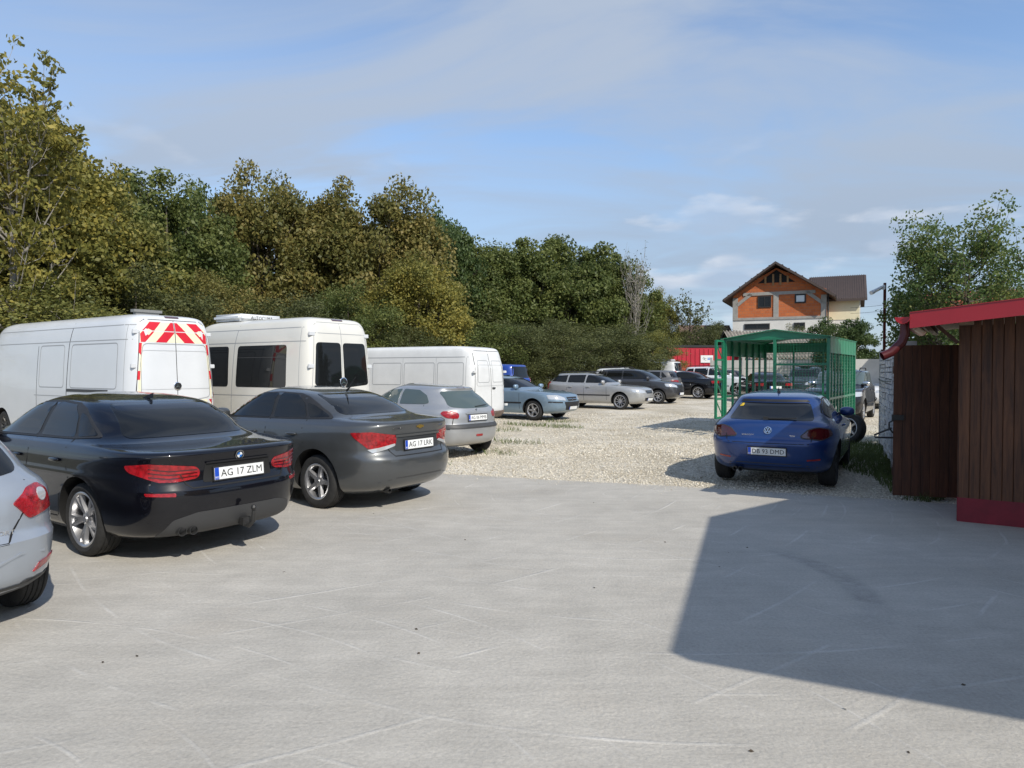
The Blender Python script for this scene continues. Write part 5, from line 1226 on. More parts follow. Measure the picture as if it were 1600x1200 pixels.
def p206():
    sp = hatch_spec(M['p206'], 1.66, 2.44, 1.43, .66, .295, .34)
    c = Car('parked_hatchback', sp, 'small silver hatchback with plate AG 06 MMB behind the grey saloon', 'car', GR)
    c.wheels('old_hub', M['dgplastic'])
    glass_side(c, [[(.95, 1.02), (1.78, 1.0), (1.32, 1.29), (.98, 1.315)], [(.05, 1.06), (.16, 1.035), (.88, 1.022), (.91, 1.315), (.45, 1.30), (.18, 1.20)]], M['clearglass'])
    c.patch('rear_window', rnd([(.57, .985), (.30, .955), (-.30, .955), (-.57, .985), (-.48, 1.285), (.48, 1.285)], .07), M['clearglass'], 'B', off=.003)
    c.patch('windshield', rnd([(.58, 1.0), (-.58, 1.0), (-.46, 1.32), (.46, 1.32)], .06), M['clearglass'], 'F', off=.003)
    c.patch('brake_light', rnd([(.10, 1.325), (-.10, 1.325), (-.10, 1.35), (.10, 1.35)], .006), M['dred'], 'B', off=.006)
    A = dict(d=(.8, -.6), anchor=(-.52, .62), sym=True)
    c.patch('tail_light', rnd([(-.13, .765), (.10, .78), (.22, .865), (.17, .91), (-.03, .91), (-.15, .86)], .05), M['red'], off=.010, res=.035, **A)
    c.patch('bumper_strip', [(.76, .575), (-.76, .575), (-.76, .655), (.76, .655)], M['dgplastic'], 'B', off=.012)
    c.strip('bumper_strip', [(-.50, .60), (-.36, .60)], .075, M['dgplastic'], 'L', True, off=.01)
    seams(c, [[(.60, .66), (.57, .80), (.58, .98)], [(-.60, .66), (-.57, .80), (-.58, .98)]], 'B', False)
    c.strip('tailgate_handle', [(.30, .855), (-.30, .855)], .025, M['p206'], 'B', off=.016)
    c.plate(.775, 'AG 06 MMB', off=.016)
    c.patch('fog_light', rnd([(-.09, .41), (.09, .41), (.09, .455), (-.09, .455)], .02), M['red'], 'B', off=.008)
    # lion emblem as a small chrome figure
    h, n = c.surf(0, .915, 'B'); mb = MB()
    for a, b in (((-.015, -.03), (.0, .02)), ((0, .02), (.018, .03)), ((0, .0), (.022, .008)), ((-.012, -.025), (.02, -.03)), ((-.01, -.0), (-.025, .02))): mb.bar((a[0], a[1], 0), (b[0], b[1], 0), .008, .004)
    o = mb.build('badge', M['chrome'], c.root); o.matrix_local = Matrix.Translation(h + Vector((-.006, 0, 0))) @ Matrix(((0, 0, -1, 0), (-1, 0, 0, 0), (0, 1, 0, 0), (0, 0, 0, 1)))
    seams(c, [[(.92, .32), (.93, 1.01)], [(1.86, .35), (1.84, .98)], [(.12, .62), (.18, .85), (.16, 1.02)]])
    mb = MB().bar((0, 0, 0), (.34, 0, .03), .012); o = mb.build('rear_wiper', M['plastic'], c.root); h, n = c.surf(0, .985, 'B'); o.location = h + Vector((-.015, 0, 0)); o.rotation_euler = (0, 0, R(-88))
    c.mirror(1.72, 1.0, M['p206'])
    c.place((0, -.71), px(750, 703.5), (-.76, .65), gz(14.6) - .02)
p206()
def ibiza():
    sp = hatch_spec(M['ibiza'], 1.69, 2.47, 1.445, .72, .31, .36)
    c = Car('parked_hatchback', sp, 'pale ice-blue hatchback beside the blue-black saloon', 'car', GR)
    c.wheels('std_10')
    glass_side(c, [[(.95, 1.02), (1.80, 1.0), (1.32, 1.29), (.98, 1.315)], [(.10, 1.06), (.2, 1.035), (.88, 1.022), (.91, 1.315), (.5, 1.30), (.22, 1.2)]])
    c.patch('rear_window', rnd([(.56, 1.03), (.30, 1.0), (-.30, 1.0), (-.56, 1.03), (-.48, 1.29), (.48, 1.29)], .07), M['glass'], 'B', off=.003)
    A = dict(d=(.8, -.6), anchor=(-.60, .60), sym=True)
    c.patch('tail_light', rnd([(-.14, .835), (-.05, .725), (.20, .765), (.15, .90), (.09, .94), (-.01, .925)], .02), M['red'], off=.010, res=.03, **A)
    c.patch('light_lens', [(.075 + .042 * math.cos(k * .4), .865 + .042 * math.sin(k * .4)) for k in range(16)], M['lens'], off=.014, res=.03, **A)
    c.patch('rear_reflector', rnd([(-.06, .375), (.20, .43), (.20, .455), (-.02, .43)], .01), M['red'], off=.008, **A)
    c.patch('bumper_skirt', [(.74, .225), (-.74, .225), (-.78, .335), (-.5, .315), (.5, .315), (.78, .335)], M['dgplastic'], 'B', off=.006)
    c.patch('bumper_skirt', rnd([(-.60, .23), (-.33, .23), (-.35, .335), (-.62, .335)], .01), M['dgplastic'], 'L', True, off=.006)
    seams(c, [[(.55, .97), (.52, .80), (.42, .66), (.38, .60), (-.38, .60), (-.42, .66), (-.52, .80), (-.55, .97)]], 'B', False)
    c.strip('bumper_crease', [(.62, .50), (.45, .52), (.2, .44), (-.2, .44), (-.45, .52), (-.62, .50)], .014, M['ibiza'], 'B', off=.008)
    h, n = c.surf(-.36, .665, 'B'); o = txt('badge_text', 'SPORT', .04, M['chrome'], c.root, (0, 0, 0), fit=.14); o.matrix_local = Matrix.Translation(h + Vector((-.005, 0, 0))) @ Matrix(((0, 0, -1, 0), (-1, 0, 0, 0), (0, 1, 0, 0), (0, 0, 0, 1)))
    seams(c, [[(.92, .32), (.93, 1.01)], [(1.86, .35), (1.84, .98)], [(.12, .62), (.18, .85), (.16, 1.02)]])
    c.mirror(1.72, 1.0, M['ibiza'])
    c.place((0, -.73), px(27, 945), (-.85, .53))
ibiza()

# ---- blue coupe
def scirocco():
    sp = dict(W=1.81, wb=2.58, r=.325, tw=.235, arch=.05, paint=M['vw'], belt=.96, nm=(8.5, 3.2), nm_top=(5, 2.8),
      rear=[(.22, -.52), (.28, -.68), (.38, -.76), (.52, -.80), (.64, -.815), (.69, -.80), (.73, -.755), (.85, -.72), (.93, -.69), (.975, -.64), (1.0, -.58), (1.10, -.40), (1.22, -.20), (1.275, -.16), (1.30, -.14), (1.335, .02), (1.37, .38), (1.395, .85), (1.404, 1.12)],
      front=[(.22, 3.12), (.3, 3.34), (.5, 3.42), (.65, 3.38), (.75, 3.2), (.85, 2.75), (.93, 2.32), (.98, 2.08), (1.1, 1.82), (1.25, 1.48), (1.33, 1.3), (1.38, 1.22), (1.404, 1.18)],
      width=[(.22, .79), (.32, .865), (.5, .89), (.66, .905), (.76, .908), (.86, .885), (.94, .83), (.99, .775), (1.1, .715), (1.25, .625), (1.32, .55), (1.37, .40), (1.395, .25), (1.404, .13)])
    c = Car('parked_coupe', sp, 'blue three-door coupe with plate DB 93 DMD beside the stone-faced fence', 'car', GR)
    c.wheels('low_10', M['steel'])
    glass_side(c, [[(.70, .99), (1.80, .975), (1.38, 1.215), (.78, 1.262)], [(-.12, 1.06), (.0, 1.01), (.66, .992), (.73, 1.262), (.32, 1.245), (.05, 1.17)]])
    trim_line(c, [(-.14, 1.08), (.05, 1.19), (.32, 1.265), (.75, 1.283), (1.38, 1.237), (1.82, .99)], .018)
    c.patch('rear_window', rnd([(.60, .985), (-.60, .985), (-.50, 1.225), (.50, 1.225)], .05), M['glass'], 'B', off=.003)
    c.patch('spoiler_shade', rnd([(.50, 1.235), (-.50, 1.235), (-.46, 1.272), (.46, 1.272)], .015), M['plastic'], 'B', off=.004)
    c.patch('windshield', rnd([(.60, .99), (-.60, .99), (-.46, 1.29), (.46, 1.29)], .06), M['glass'], 'F', off=.003)
    c.patch('sticker', rnd([(.50, 1.16), (.44, 1.165), (.42, 1.205), (.47, 1.205)], .012), M['yellow'], 'B', off=.006)
    A = dict(d=(.8, -.6), anchor=(-.64, .66), sym=True)
    c.patch('light_surround', rnd([(-.215, .742), (.05, .712), (.28, .79), (.23, .875), (.02, .905), (-.12, .875), (-.225, .775)], .04), M['dgplastic'], off=.005, res=.035, **A)
    c.patch('tail_light', rnd([(-.20, .755), (.05, .727), (.26, .80), (.21, .865), (.02, .892), (-.11, .862), (-.21, .778)], .035), M['dred'], off=.010, res=.035, **A)
    c.patch('rear_reflector', rnd([(-.16, .425), (.03, .44), (.03, .465), (-.16, .45)], .01), M['red'], off=.007, **A)
    c.patch('plate_recess', rnd([(.44, .455), (-.44, .455), (-.33, .64), (.33, .64)], .03), M['vw'], 'B', off=.0015)
    seams(c, [[(.62, .94), (.60, .82), (.58, .70), (.55, .665), (-.55, .665), (-.58, .70), (-.60, .82), (-.62, .94)]], 'B', False, .009)
    c.plate(.548, 'DB 93 DMD', off=.016)
    c.strip('bumper_lip', [(.66, .335), (.40, .37), (-.40, .37), (-.66, .335)], .012, M['dgplastic'], 'B')
    c.patch('bumper_skirt', rnd([(.60, .225), (-.60, .225), (-.55, .325), (.55, .325)], .02), M['plastic'], 'B', off=.004)
    badge_at(c, 0, .845, 'B', .055, 'vw')
    for yy, s, f in ((.275, 'SCIROCCO', .17), (-.33, 'TDI', .07)):
        h, n = c.surf(yy, .775, 'B'); o = txt('badge_text', s, .03, M['chrome'], c.root, (0, 0, 0), fit=f)
        o.matrix_local = Matrix.Translation(h + Vector((-.004, 0, 0))) @ Matrix(((0, 0, -1, 0), (-1, 0, 0, 0), (0, 1, 0, 0), (0, 0, 0, 1)))
    for s in (.46, .38):
        MB().lathe([(.030, .12), (.034, -.03), (.028, -.03), (.024, .1)], 18, 'x', (-.70, s, .262)).build('exhaust_pipe', M['steel'], c.root, 40)
    mb = MB().bar((0, 0, 0), (.42, 0, .012), .016).box((0, 0, 0), (.035, .02, .025)); o = mb.build('rear_wiper', M['plastic'], c.root); h, n = c.surf(.05, 1.0, 'B'); o.location = h + Vector((-.018, 0, .01)); o.rotation_euler = (0, 0, R(-86))
    mb = MB().tube([(0, 0, 0), (-.10, 0, .07)], [.01, .004], 8).box((0, 0, 0), (.03, .02, .012)); mb.build('roof_antenna', M['plastic'], c.root).location = (.30, 0, 1.375)
    seams(c, [[(.60, .32), (.66, .6), (.68, .98)], [(1.92, .36), (1.88, .96)], [(.60, .31), (1.95, .29)]])
    c.handle(.86, .86, M['vw']); c.mirror(1.66, .975, M['vw'])
    c.patch('headlight', rnd([(.45, .60), (.84, .64), (.80, .74), (.5, .70)], .03), M['lens'], 'F', True)
    c.place((0, -.775), px(1299, 757), (.49, .872), -.02)
scirocco()

# ---- vans
def van_spec(pt, L=5.9, W=1.96, H=2.78, ro=1.2, wb=3.66, r=.345, cowl=1.15):
    f = L - ro
    return dict(W=W, wb=wb, r=r, tw=.225, arch=.07, paint=pt, belt=9, nm=(22, 7),
      rear=[(.30, -ro + .10), (.42, -ro + .02), (.55, -ro), (1.1, -ro + .01), (1.7, -ro + .04), (H - .42, -ro + .10), (H - .20, -ro + .16), (H - .09, -ro + .24), (H - .03, -ro + .55), (H, .6)],
      front=[(.30, f - .25), (.45, f - .05), (.65, f), (.90, f - .08), (1.05, f - .35), (cowl, f - .75), (1.6, f - 1.05), (H - .5, f - 1.42), (H - .2, f - 1.68), (H - .09, f - 1.9), (H - .03, f - 2.3), (H, f - 2.9)],
      width=[(.30, W / 2 - .07), (.42, W / 2 - .03), (.6, W / 2 - .01), (1.1, W / 2), (1.5, W / 2 - .012), (H - .65, W / 2 - .06), (H - .28, W / 2 - .115), (H - .14, W / 2 - .18), (H - .06, W / 2 - .32), (H - .02, W / 2 - .55), (H, .22)])
def sprinter(kind):
    pt = M['white'] if kind == 1 else M['cream']
    lab = ('white high-roof van with red and cream chevrons on its rear doors', 'cream-white high-roof van with dark windows in side and rear doors')[kind - 1]
    H = 2.90; sp = van_spec(pt, 8.3 if kind == 1 else 5.9, 1.98, H, wb=4.9 if kind == 1 else 3.66)
    c = Car('panel_van', sp, lab, 'van', GR)
    c.wheels('van_hub', M['steel'])
    dw = lambda z: .84 - max(0, z - 1.2) * .085
    seams(c, [[(.80, .58), (.84, 1.2), (dw(1.9), 1.9), (dw(2.5), 2.5), (.69, 2.68), (.60, 2.74), (-.60, 2.74), (-.69, 2.68), (-dw(2.5), 2.5), (-dw(1.9), 1.9), (-.84, 1.2), (-.80, .58)], [(0, .50), (0, 2.74)]], 'B', False, .013, M['gap'] if kind == 1 else M['seamgrey'])
    for s in (1, -1):
        for z in (.80, 1.78, 2.48): 
            h, n = c.surf(s * (dw(z) + .05), z, 'B'); c.box('door_hinge', (h.x - .01, h.y, z), (.025, .075, .042), M['white'], bev=.008)
    c.patch('brake_light', rnd([(.15, 2.785), (-.15, 2.785), (-.15, 2.82), (.15, 2.82)], .01), M['dred'], 'B', off=.012)
    for s in (1, -1):
        c.patch('tail_light', rnd([(s * .89, .74), (s * .965, .74), (s * .965, 1.20), (s * .91, 1.20)], .02), M['red'], 'B', off=.012)
    badge_at(c, 0, 1.43 if kind == 2 else 1.36, 'B', .085 if kind == 1 else .105, 'star', .012)
    c.patch('bumper', rnd([(.90, .34), (-.90, .34), (-.90, .52), (.90, .52)], .03), M['plastic'], 'B', off=.05, skirt=.06)
    for z in (2.62, 2.32): c.strip('side_swage', [(-1.0, z), (sp['wb'] + .2, z)], .016, M['seamgrey'], 'L', True, off=.003)
    c.strip('side_swage', [(-1.0, 1.12), (3.1, 1.12)], .016, M['seamgrey'], 'L', True, off=.003)
    c.strip('door_gap', [(-.86, .5), (-.86, 2.62)], .01, M['seamgrey'], 'L', True)
    c.strip('door_gap', [(1.55, .5), (1.50, 1.5), (1.46, 2.25), (1.36, 2.72)], .022, M['gap'] if kind == 1 else M['seamgrey'], 'L', True)
    c.strip('door_gap', [(3.0, .5), (2.95, 2.25)], .014, M['gap'], 'L', True)
    z0, z1 = 1.31, 2.25
    if kind == 1:
        for a, b in ((-.62, 1.36), (1.66, 2.86)):
            po = rnd([(a, z0), (b, z0), (b - .03, z1), (a, z1)], .10); c.strip('panel_edge', po + po[:1], .02, M['seamgrey'], 'L', True, off=.003)
        c.strip('slider_rail', [(-.30, 1.255), (1.5, 1.255)], .06, M['dgplastic'], 'L', True, off=.008)
        # chevrons: cream fields with red bars leaning to the middle
        for z0, z1 in ((2.27, 2.49), (2.51, 2.69), (.62, 1.06)):
            for s in (1, -1):
                w = dw(z0) - .02
                c.patch('chevron_field', [(s * .012, z0), (s * w, z0), (s * (w - .02), z1), (s * .012, z1)], M['chevcream'], 'B', off=.003, res=.12)
                k = (z1 - z0) * .9
                for j in range(4):
                    y1 = -.16 + j * .44 + (.16 if z0 == 2.27 else 0.0)
                    po = clip([(y1 + k, z0), (y1 + k + .23, z0), (y1 + .23, z1), (y1, z1)], .014, w - .012, z0, z1)
                    if len(po) > 2: c.patch('chevron_bar', [(s * p[0], p[1]) for p in po], M['chevred'], 'B', off=.0055, res=.12)
        for s in (1, -1):
            c.patch('chevron_field', [(s * .77, 1.08), (s * .825, 1.08), (s * (dw(2.25) - .015), 2.25), (s * (dw(2.25) - .065), 2.25)], M['chevcream'], 'B', off=.003, res=.15)
            c.patch('chevron_bar', [(s * .765, 1.50), (s * .81, 1.50), (s * .797, 1.68), (s * .752, 1.68)], M['chevred'], 'B', off=.0055, res=.15)
            c.patch('chevron_bar', [(s * .727, 2.0), (s * .768, 2.06), (s * .748, 2.25), (s * .698, 2.25)], M['chevred'], 'B', off=.0055, res=.15)
        pe = rnd([(.75, 1.12), (.30, 1.05), (-.30, 1.05), (-.75, 1.12), (-.735, 1.9), (-.68, 2.24), (.68, 2.24), (.735, 1.9)], .09)
        c.strip('panel_edge', pe + pe[:1], .012, M['seamgrey'], 'B', off=.008)
        lk = MB().lathe([(.001, .012), (.03, .012), (.034, 0)], 16, 'z'); h, n = c.surf(-.42, .95, 'B')
        o = lk.build('door_lock', M['plastic'], c.root); o.matrix_local = Matrix.Translation(h + Vector((-.006, 0, 0))) @ Matrix(((0, 0, -1, 0), (-1, 0, 0, 0), (0, 1, 0, 0), (0, 0, 0, 1)))
        mb = MB().box((0, 0, .02), (.07, .30, .028)); mb.box((.01, 0, -.03), (.05, .25, .025)); o = mb.build('roof_light_bar', mat('grey_metal', (.25, .25, .24), .5, .4), c.root); o.location = (-.55, .30, H + .02)
    else:
        c.patch('rear_window', rnd([(.775, 1.36), (.04, 1.30), (.03, 2.30), (.70, 2.30)], .09), M['glass'], 'B', off=.004, sym=True)
        for a, b in ((-.45, 1.36), (1.66, 2.86)): c.patch('side_window', rnd([(a, z0), (b, z0), (b - .04, z1), (a + .02, z1)], .09), M['glass'], 'L', True, off=.005)
        c.strip('window_bar', [(-.40, 1.98), (1.30, 1.98)], .012, M['dgplastic'], 'L', True, off=.009)
        c.strip('door_swage', [(.70, 2.50), (-.70, 2.50)], .014, M['seamgrey'], 'B', off=.003)
        mb = MB().box((0, 0, 0), (.55, .62, .085)); o = mb.build('roof_air_conditioner', M['white'], c.root); o.location = (2.2, .05, H + .06)
        bm = bmesh.new(); bm.from_mesh(o.data); bmesh.ops.bevel(bm, geom=list(bm.edges), offset=.06, segments=3, affect='EDGES'); bm.to_mesh(o.data); bm.free(); smooth_mesh(o.data, 50)
        t = txt('unit_lettering', 'AUTOCLIMA', .12, M['ink'], o, (-.553, 0, .0), fit=.62); t.rotation_euler = (R(90), 0, R(-90))
    c.patch('windshield', rnd([(.80, 1.3), (-.80, 1.3), (-.72, 2.1), (.72, 2.1)], .08), M['glass'], 'F', off=.004)
    return c
sprinter(1).place((-1.2, .95), pxz(207, 490, 13.9)[:2], (-.83, .558), 0.0)
sprinter(2).place((-1.2, .95), pxz(484, 495, 14.75)[:2], (-.825, .565), 0.0)
def old_van():
    sp = van_spec(M['oldwhite'], 6.6, 1.90, 2.36, 1.15, 4.0, .33, 1.1); W, H = 1.90, 2.36
    sp['width'][5:] = [(H - .45, W / 2 - .04), (H - .22, W / 2 - .065), (H - .10, W / 2 - .10), (H - .04, W / 2 - .20), (H - .015, W / 2 - .40), (H, .25)]
    c = Car('panel_van', sp, 'older plain white van with rusty rear bumper and pressed side panels', 'van', GR)
    c.wheels('van_hub', M['steel'])
    seams(c, [[(.76, .50), (.80, 1.1), (.74, 2.12), (.66, 2.20), (-.66, 2.20), (-.74, 2.12), (-.80, 1.1), (-.76, .5)], [(0, .46), (0, 2.2)]], 'B', False, .014)
    for s in (1, -1):
        po = rnd([(s * .10, 1.30), (s * .68, 1.30), (s * .64, 1.92), (s * .10, 1.92)], .06); c.strip('door_pressing', po + po[:1], .016, M['seamgrey'], 'B', off=.003)
        for z in (.62, 1.60): c.box('door_hinge', (-1.13 + max(0, z - 1.1) * .06, s * (.86 - max(0, z - 1.1) * .05), z), (.03, .06, .035), M['oldwhite'], bev=.008)
        c.patch('tail_light', rnd([(s * .845, .62), (s * .93, .62), (s * .93, 1.02), (s * .845, 1.02)], .015), M['red'], 'B', off=.012)
        c.patch('indicator_light', rnd([(s * .848, .78), (s * .928, .78), (s * .928, .88), (s * .848, .88)], .01), M['orange'], 'B', off=.016)
    c.box('door_handle', (-1.155, -.12, 1.13), (.02, .07, .022), M['plastic'], bev=.006)
    rb = c.patch('bumper', rnd([(.88, .30), (-.88, .30), (-.88, .47), (.88, .47)], .02), mat('rusty_bumper', (.16, .12, .10), .7, noise=.5, nscale=7), 'B', off=.04, skirt=.05)
    rb['label'] = 'rusty grey rear bumper'
    for a, b in ((-.78, .10), (.22, 1.30), (1.42, 2.5)):
        po = rnd([(a, 1.22), (b, 1.22), (b, 1.86), (a, 1.86)], .05); c.strip('side_pressing', po + po[:1], .018, M['seamgrey'], 'L', True, off=.003)
    c.strip('side_swage', [(-1.0, 2.02), (3.2, 2.02)], .02, M['seamgrey'], 'L', True, off=.003)
    for x in (-.86, .16, 1.36): c.strip('door_gap', [(x, .5), (x, 2.0)], .010, M['seamgrey'], 'L', True)
    c.patch('windshield', rnd([(.74, 1.2), (-.74, 1.2), (-.66, 1.8), (.66, 1.8)], .08), M['glass'], 'F', off=.004)
    x, y = pxz(742, 538, 19.4)[:2]
    c.place((-1.15, .90), (x, y), (-.87, .493), gz(20) - .03)
old_van()

# ---- cars facing the lot and the far rows
def front_set(c, z, W, m_grille=None, plate=True, txtp='', grille=(.34, .36, .56), pz=None):
    c.patch('headlight', rnd([(W - .50, z - .04), (W - .06, z + .01), (W - .07, z + .14), (W - .26, z + .14), (W - .49, z + .05)], .025), M['lens'], 'F', True, off=.006, res=.04)
    g0, g1, gz_ = grille
    c.patch('grille', rnd([(g0, g1), (-g0, g1), (-g0 - .04, gz_), (g0 + .04, gz_)], .04), m_grille or M['plastic'], 'F', off=.006)
    c.patch('radiator_grille', rnd([(.27, z - .05), (-.27, z - .05), (-.33, z + .07), (.33, z + .07)], .03), M['plastic'], 'F', off=.007)
    c.strip('grille_bar', [(.28, z + .01), (-.28, z + .01)], .012, M['chrome'], 'F', off=.012)
    if plate: c.plate(pz or g1 + .02, txtp, rear=False, off=.02)
def generic(name, label, kind, pt, place, W=1.78, H=1.47, wb=2.62, ro=.95, fo=.88, r=.32, rails=None, style='std_5', low=True, cat='car', frontp='', rearp='', glass=None, z=None, rim=None, lightm=None, roofm=None):
    """kind: saloon, estate, hatch, suv, mpv, minivan"""
    h = H - 1.46; b = 1.0 + h * .55
    hood = {'saloon': .0, 'estate': .0, 'hatch': .0, 'suv': .07, 'mpv': .05, 'minivan': .10}[kind]
    f = wb + fo
    if kind == 'saloon':
        rear = [(.22, -ro + .28), (.28, -ro + .10), (.40, -ro + .02), (.55, -ro), (.66, -ro + .04), (.90, -ro + .05), (b, -ro + .05), (b + .03, -ro + .10), (b + .06, -ro + .50), (b + .08, -.30), (1.25 + h, .05), (1.37 + h, .40), (1.42 + h, .7), (1.45 + h, 1.0), (1.46 + h, 1.12)]
    elif kind in ('estate', 'suv', 'minivan'):
        k = {'estate': .36, 'suv': .26, 'minivan': .12}[kind]
        rear = [(.24, -ro + .22), (.30, -ro + .06), (.42, -ro + .01), (.55, -ro), (.66, -ro + .05), (.90, -ro + .07), (b + .04, -ro + .10), (b + .1, -ro + .14), (1.34 + h, -ro + .14 + k), (1.395 + h, -ro + .18 + k), (1.43 + h, -ro + .4 + k), (1.45 + h, .6), (1.46 + h, .9)]
    else:
        rear = [(.24, -ro + .24), (.30, -ro + .08), (.42, -ro + .01), (.55, -ro), (.66, -ro + .05), (.90, -ro + .09), (b, -ro + .14), (b + .06, -ro + .19), (1.20 + h, -ro + .36), (1.35 + h, -ro + .50), (1.40 + h, -ro + .62), (1.43 + h, -ro + .95), (1.45 + h, .95), (1.46 + h, 1.1)]
    hz = .79 + hood + h * .3
    ws = f - {'saloon': 1.52, 'estate': 1.5, 'hatch': 1.25, 'suv': 1.45, 'mpv': 1.12, 'minivan': 1.1}[kind]   # base of the windscreen
    front = [(.22, f - .28), (.30, f - .08), (.46, f), (.64, f - .015), (hz, f - .09), (hz + .075, f - .26), (hz + .13, f - .62), (b - .02, ws + .10), (b + .04, ws), (1.18 + h * .8, ws - .28), (1.35 + h, ws - .68), (1.41 + h, ws - .88), (1.44 + h, ws - 1.08), (1.46 + h, max(1.25, ws - 1.25))]
    hw = W / 2
    width = [(.22, hw - .10), (.32, hw - .035), (.5, hw - .008), (.70, hw), (.86, hw - .012), (b - .04, hw - .04), (b + .01, hw - .085), (b + .08, hw - .13), (1.34 + h, hw - .26), (1.40 + h, hw - .36), (1.44 + h, hw - .56), (1.46 + h, .16)]
    if kind in ('suv', 'minivan', 'mpv'): width[8:] = [(1.34 + h, hw - .19), (1.40 + h, hw - .27), (1.44 + h, hw - .45), (1.46 + h, .2)]
    sp = dict(W=W, wb=wb, r=r, tw=.205, arch=.06, paint=pt, belt=b, nm=(8.5, 3.2), nm_top=(5.5, 2.9) if kind != 'minivan' else (9, 4), rear=rear, front=front, width=width)
    c = Car(name, sp, label, cat, GR, low=low)
    c.wheels(style, rim)
    g = glass or M['glass']
    zt = 1.355 + h; zb0 = b + .045
    x_a = ws - .12
    if kind == 'saloon': wins = [[(1.02, zb0), (x_a, zb0 - .01), (ws - .62, zt - .02), (1.05, zt)], [(.05, zb0 + .02), (.95, zb0), (.98, zt), (.6, zt - .015), (.25, zt - .13)]]
    else:
        xr0 = -ro + .42 if kind != 'hatch' and kind != 'mpv' else -ro + .62
        wins = [[(1.02, zb0), (x_a, zb0 - .01), (ws - .62, zt - .02), (1.05, zt)], [(.18, zb0 + .01), (.95, zb0), (.98, zt), (.22, zt - .01)], [(xr0, zb0 + .05), (.11, zb0 + .012), (.14, zt - .01), (xr0 + .25, zt - .04)]]
    if kind == 'minivan': wins = wins[:2]
    glass_side(c, wins, g)
    c.patch('windshield', rnd([(hw - .25, b + .06), (-hw + .25, b + .06), (-hw + .36, zt - .01), (hw - .36, zt - .01)], .06), g, 'F', off=.004)
    rb = b + (.10 if kind == 'saloon' else .07); kk = .32 if kind in ('saloon', 'hatch') else .24
    c.patch('rear_window', rnd([(hw - .27, rb), (-hw + .27, rb), (-hw + kk + .06, zt - .015), (hw - kk - .06, zt - .015)], .06), g, 'B', off=.004)
    seams(c, [[(.98, .34), (.98, b + .03)], [(ws - .0, .36), (ws - .02, b - .03)], [(.12, .62), (.2, .85), (.16, b + .03)]])
    for x in (.36, 1.18): c.handle(x, b - .13, pt)
    c.mirror(x_a - .08, b + .03, lightm or pt)
    front_set(c, hz - .11, hw, txtp=frontp, grille=(.38, .34 + hood, .47 + hood), pz=.40 + hood)
    A = dict(d=(.8, -.6), anchor=(-ro + .12, hw - .2), sym=True)
    if kind in ('suv', 'minivan', 'estate'):
        c.patch('tail_light', rnd([(-.10, b - .22), (.16, b - .22), (.17, b + .06), (-.02, b + .08)], .03), M['red'], off=.010, res=.05, **A)
    else: c.patch('tail_light', rnd([(-.24, b - .19), (.20, b - .20), (.24, b - .07), (-.22, b - .06)], .03), M['red'], off=.010, res=.05, **A)
    c.plate(b - .25 if kind != 'minivan' else .62, rearp, off=.018)
    c.strip('rub_strip', [(.38, .56), (wb - .42, .56)], .045, M['plastic'], 'L', True, off=.008)
    if rails:
        for s in (1, -1):
            y = hw - .33; mb = MB().tube([(-.25, s * y, H - .035), (-.15, s * y, H + .035), (1.25, s * y, H + .035), (1.4, s * y, H - .04)], .017, 8); mb.build('roof_rail', rails, c.root, 40)
    if roofm: c.box('roof_box', (.5, 0, H + .05), (.8, .45, .05), roofm, bev=.03)
    loc, wp, fw = place
    zz = z if z is not None else gz(wp[1]) - .03
    c.place(loc, wp, fw, zz)
    return c
RV = (.835, -.55)     # facing out of the row
UU = Vector((.55, .835, 0)); VV = Vector((.835, -.55, 0))
c = generic('parked_estate', 'pale blue car with short estate tail beside the old white van', 'estate', M['p407'], ((2.72, -.77), px(835, 655), RV), 1.82, 1.46, 2.72, 1.0, 1.0, .325, style='std_5', low=False)
# wide low mouth and lion badge
h, n = c.surf(0, .66, 'F')
mb = MB()
for a, b in (((-.02, -.04), (.0, .03)), ((0, .03), (.025, .045)), ((0, .0), (.03, .01)), ((-.018, -.035), (.03, -.045)), ((-.015, -.0), (-.035, .03))): mb.bar((a[0], a[1], 0), (b[0], b[1], 0), .014, .006)
o = mb.build('badge', M['chrome'], c.root); o.matrix_local = Matrix.Translation(h + Vector((.01, 0, 0))) @ Matrix(((0, 0, 1, 0), (1, 0, 0, 0), (0, 1, 0, 0), (0, 0, 0, 1)))
c.patch('mouth', rnd([(.38, .40), (-.38, .40), (-.48, .60), (.48, .60)], .07), M['plastic'], 'F', off=.012)
c.strip('bumper_strip', [(.55, .585), (.85, .60)], .04, M['plastic'], 'F', True, off=.012)
generic('parked_estate', 'silver estate car with roof rails and ten-spoke wheels', 'estate', M['skoda'], ((2.58, -.75), px(970, 638.5), RV), 1.77, 1.47, 2.58, 1.05, .93, .325, rails=M['plastic'], style='low_10', low=False)
mbx = px(1029, 629.7)
generic('parked_minivan', 'dark grey compact people carrier with chrome grille beside the silver estate', 'mpv', M['dgrey'], ((2.78, -.76), mbx, RV), 1.78, 1.60, 2.78, .72, .80, .32, style='std_7', low=False)
mbv = Vector((mbx[0], mbx[1], 0))
def rowp(s, f): p = mbv + UU * s + VV * f; return (p.x, p.y)
generic('parked_minivan', 'white people carrier with black roof rails behind the dark grey one', 'mpv', M['white'], ((2.6, -.76), rowp(2.2, -1.5), RV), 1.78, 1.62, 2.6, .8, .8, .32, rails=M['plastic'])
generic('parked_hatchback', 'mid grey hatchback seen from behind between the people carriers and black saloon', 'hatch', M['mgrey'], ((-.75, .80), rowp(4.4, -.75), (-.835, .55)), 1.75, 1.50, 2.6, .80, .85, .31)
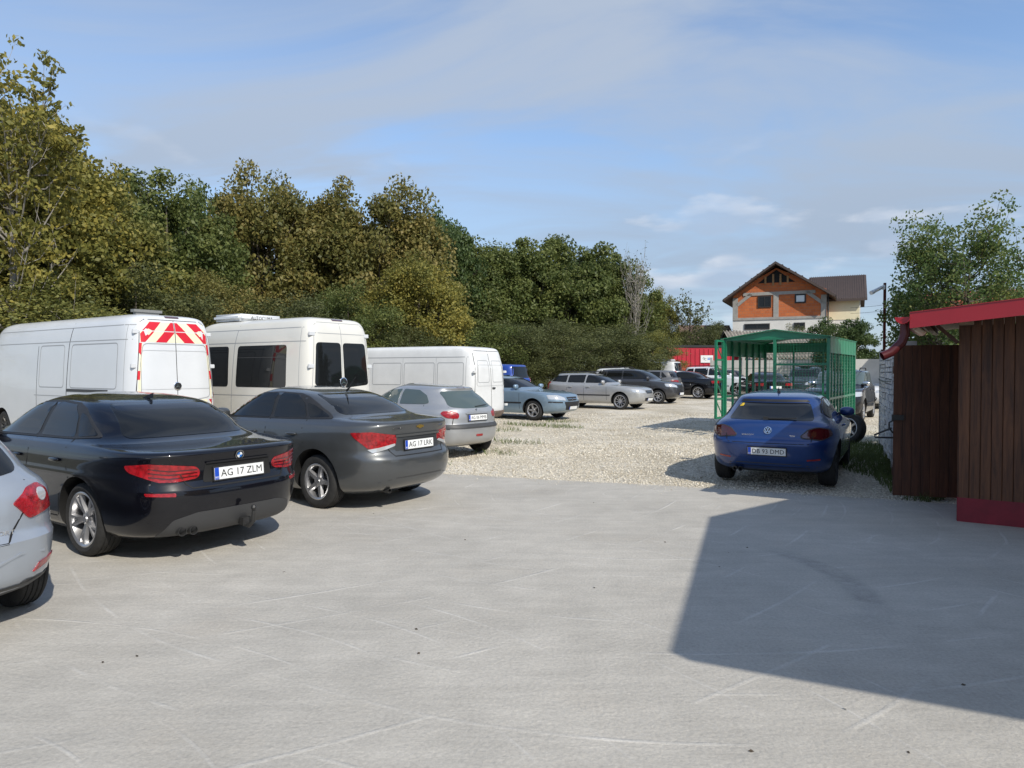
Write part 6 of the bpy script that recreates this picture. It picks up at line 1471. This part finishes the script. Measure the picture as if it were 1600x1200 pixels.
generic('parked_saloon', 'black saloon with tinted windows and bright multi-spoke wheels', 'saloon', M['black'], ((0, .78), px(1091, 622), (-.835, .55)), 1.80, 1.45, 2.75, 1.05, .85, .335, style='low_10', low=False)
generic('small_van', 'small white van with raised roof vent in front of the red container', 'minivan', M['white'], ((-.9, .85), (10.0, 42.0), (-.85, .53)), 1.80, 1.98, 2.7, .9, .85, .32, roofm=M['white'], cat='van')
generic('parked_suv', 'white off-roader with black roof rails behind the green cage', 'suv', M['white'], ((2.65, -.8), px(1152, 618), RV), 1.80, 1.66, 2.65, .85, .80, .34, rails=M['plastic'])
generic('small_van', 'blue van with tall red tail lights behind the pale blue car', 'minivan', M['kblue'], ((-.75, .82), pxz(805, 600, 26.2)[:2], (-.85, .53)), 1.72, 1.84, 2.65, .75, .70, .31, cat='van')
generic('parked_saloon', 'black saloon parked beyond the cage with its tail to the lot', 'saloon', M['black'], ((-.9, 0), (11.9, 31.5), (.10, .995)), 1.80, 1.46, 2.7, 1.0, .9, .32)
generic('parked_suv', 'dark green-grey off-roader facing the lot beyond the cage', 'suv', mat('paint_dark_green', (.03, .04, .038), .35, .3, 1.0), ((2.65, 0), (14.2, 34.5), (-.55, -.835)), 1.80, 1.70, 2.65, .85, .80, .34, rails=M['plastic'])
generic('parked_hatchback', 'dark red-tailed hatchback far behind the open side of the cage', 'hatch', M['dgrey'], ((-.75, .8), (13.6, 41.0), (-.85, .53)), 1.72, 1.48, 2.5, .75, .8, .31)
generic('parked_suv', 'dark off-roader with silver mirror facing out beside the concrete fence', 'suv', M['black'], ((2.65, .0), (10.3, 22.3), (-.55, -.835)), 1.82, 1.66, 2.65, .85, .80, .345, rails=M['plastic'], low=False, glass=M['clearglass'], lightm=M['chrome'])
generic('parked_hatchback', 'white hatchback mostly hidden behind the dark off-roader', 'hatch', M['white'], ((2.5, .0), (14.6, 28.6), (-.55, -.835)), 1.72, 1.50, 2.5, .75, .8, .31)
# a spare wheel left against the fence post
ty, rm = wheel_mesh('std_5', .34, .225, M['alloy'])
w = empty('spare_wheel', (7.78, 16.0, .34 + gz(16) - .02), R(115)); w.rotation_euler = (R(8), 0, R(118))
tag(w, 'loose wheel with black tyre leaning by the concrete fence post', 'wheel'); link('tyre', ty, None, w); link('rim', rm, None, w)
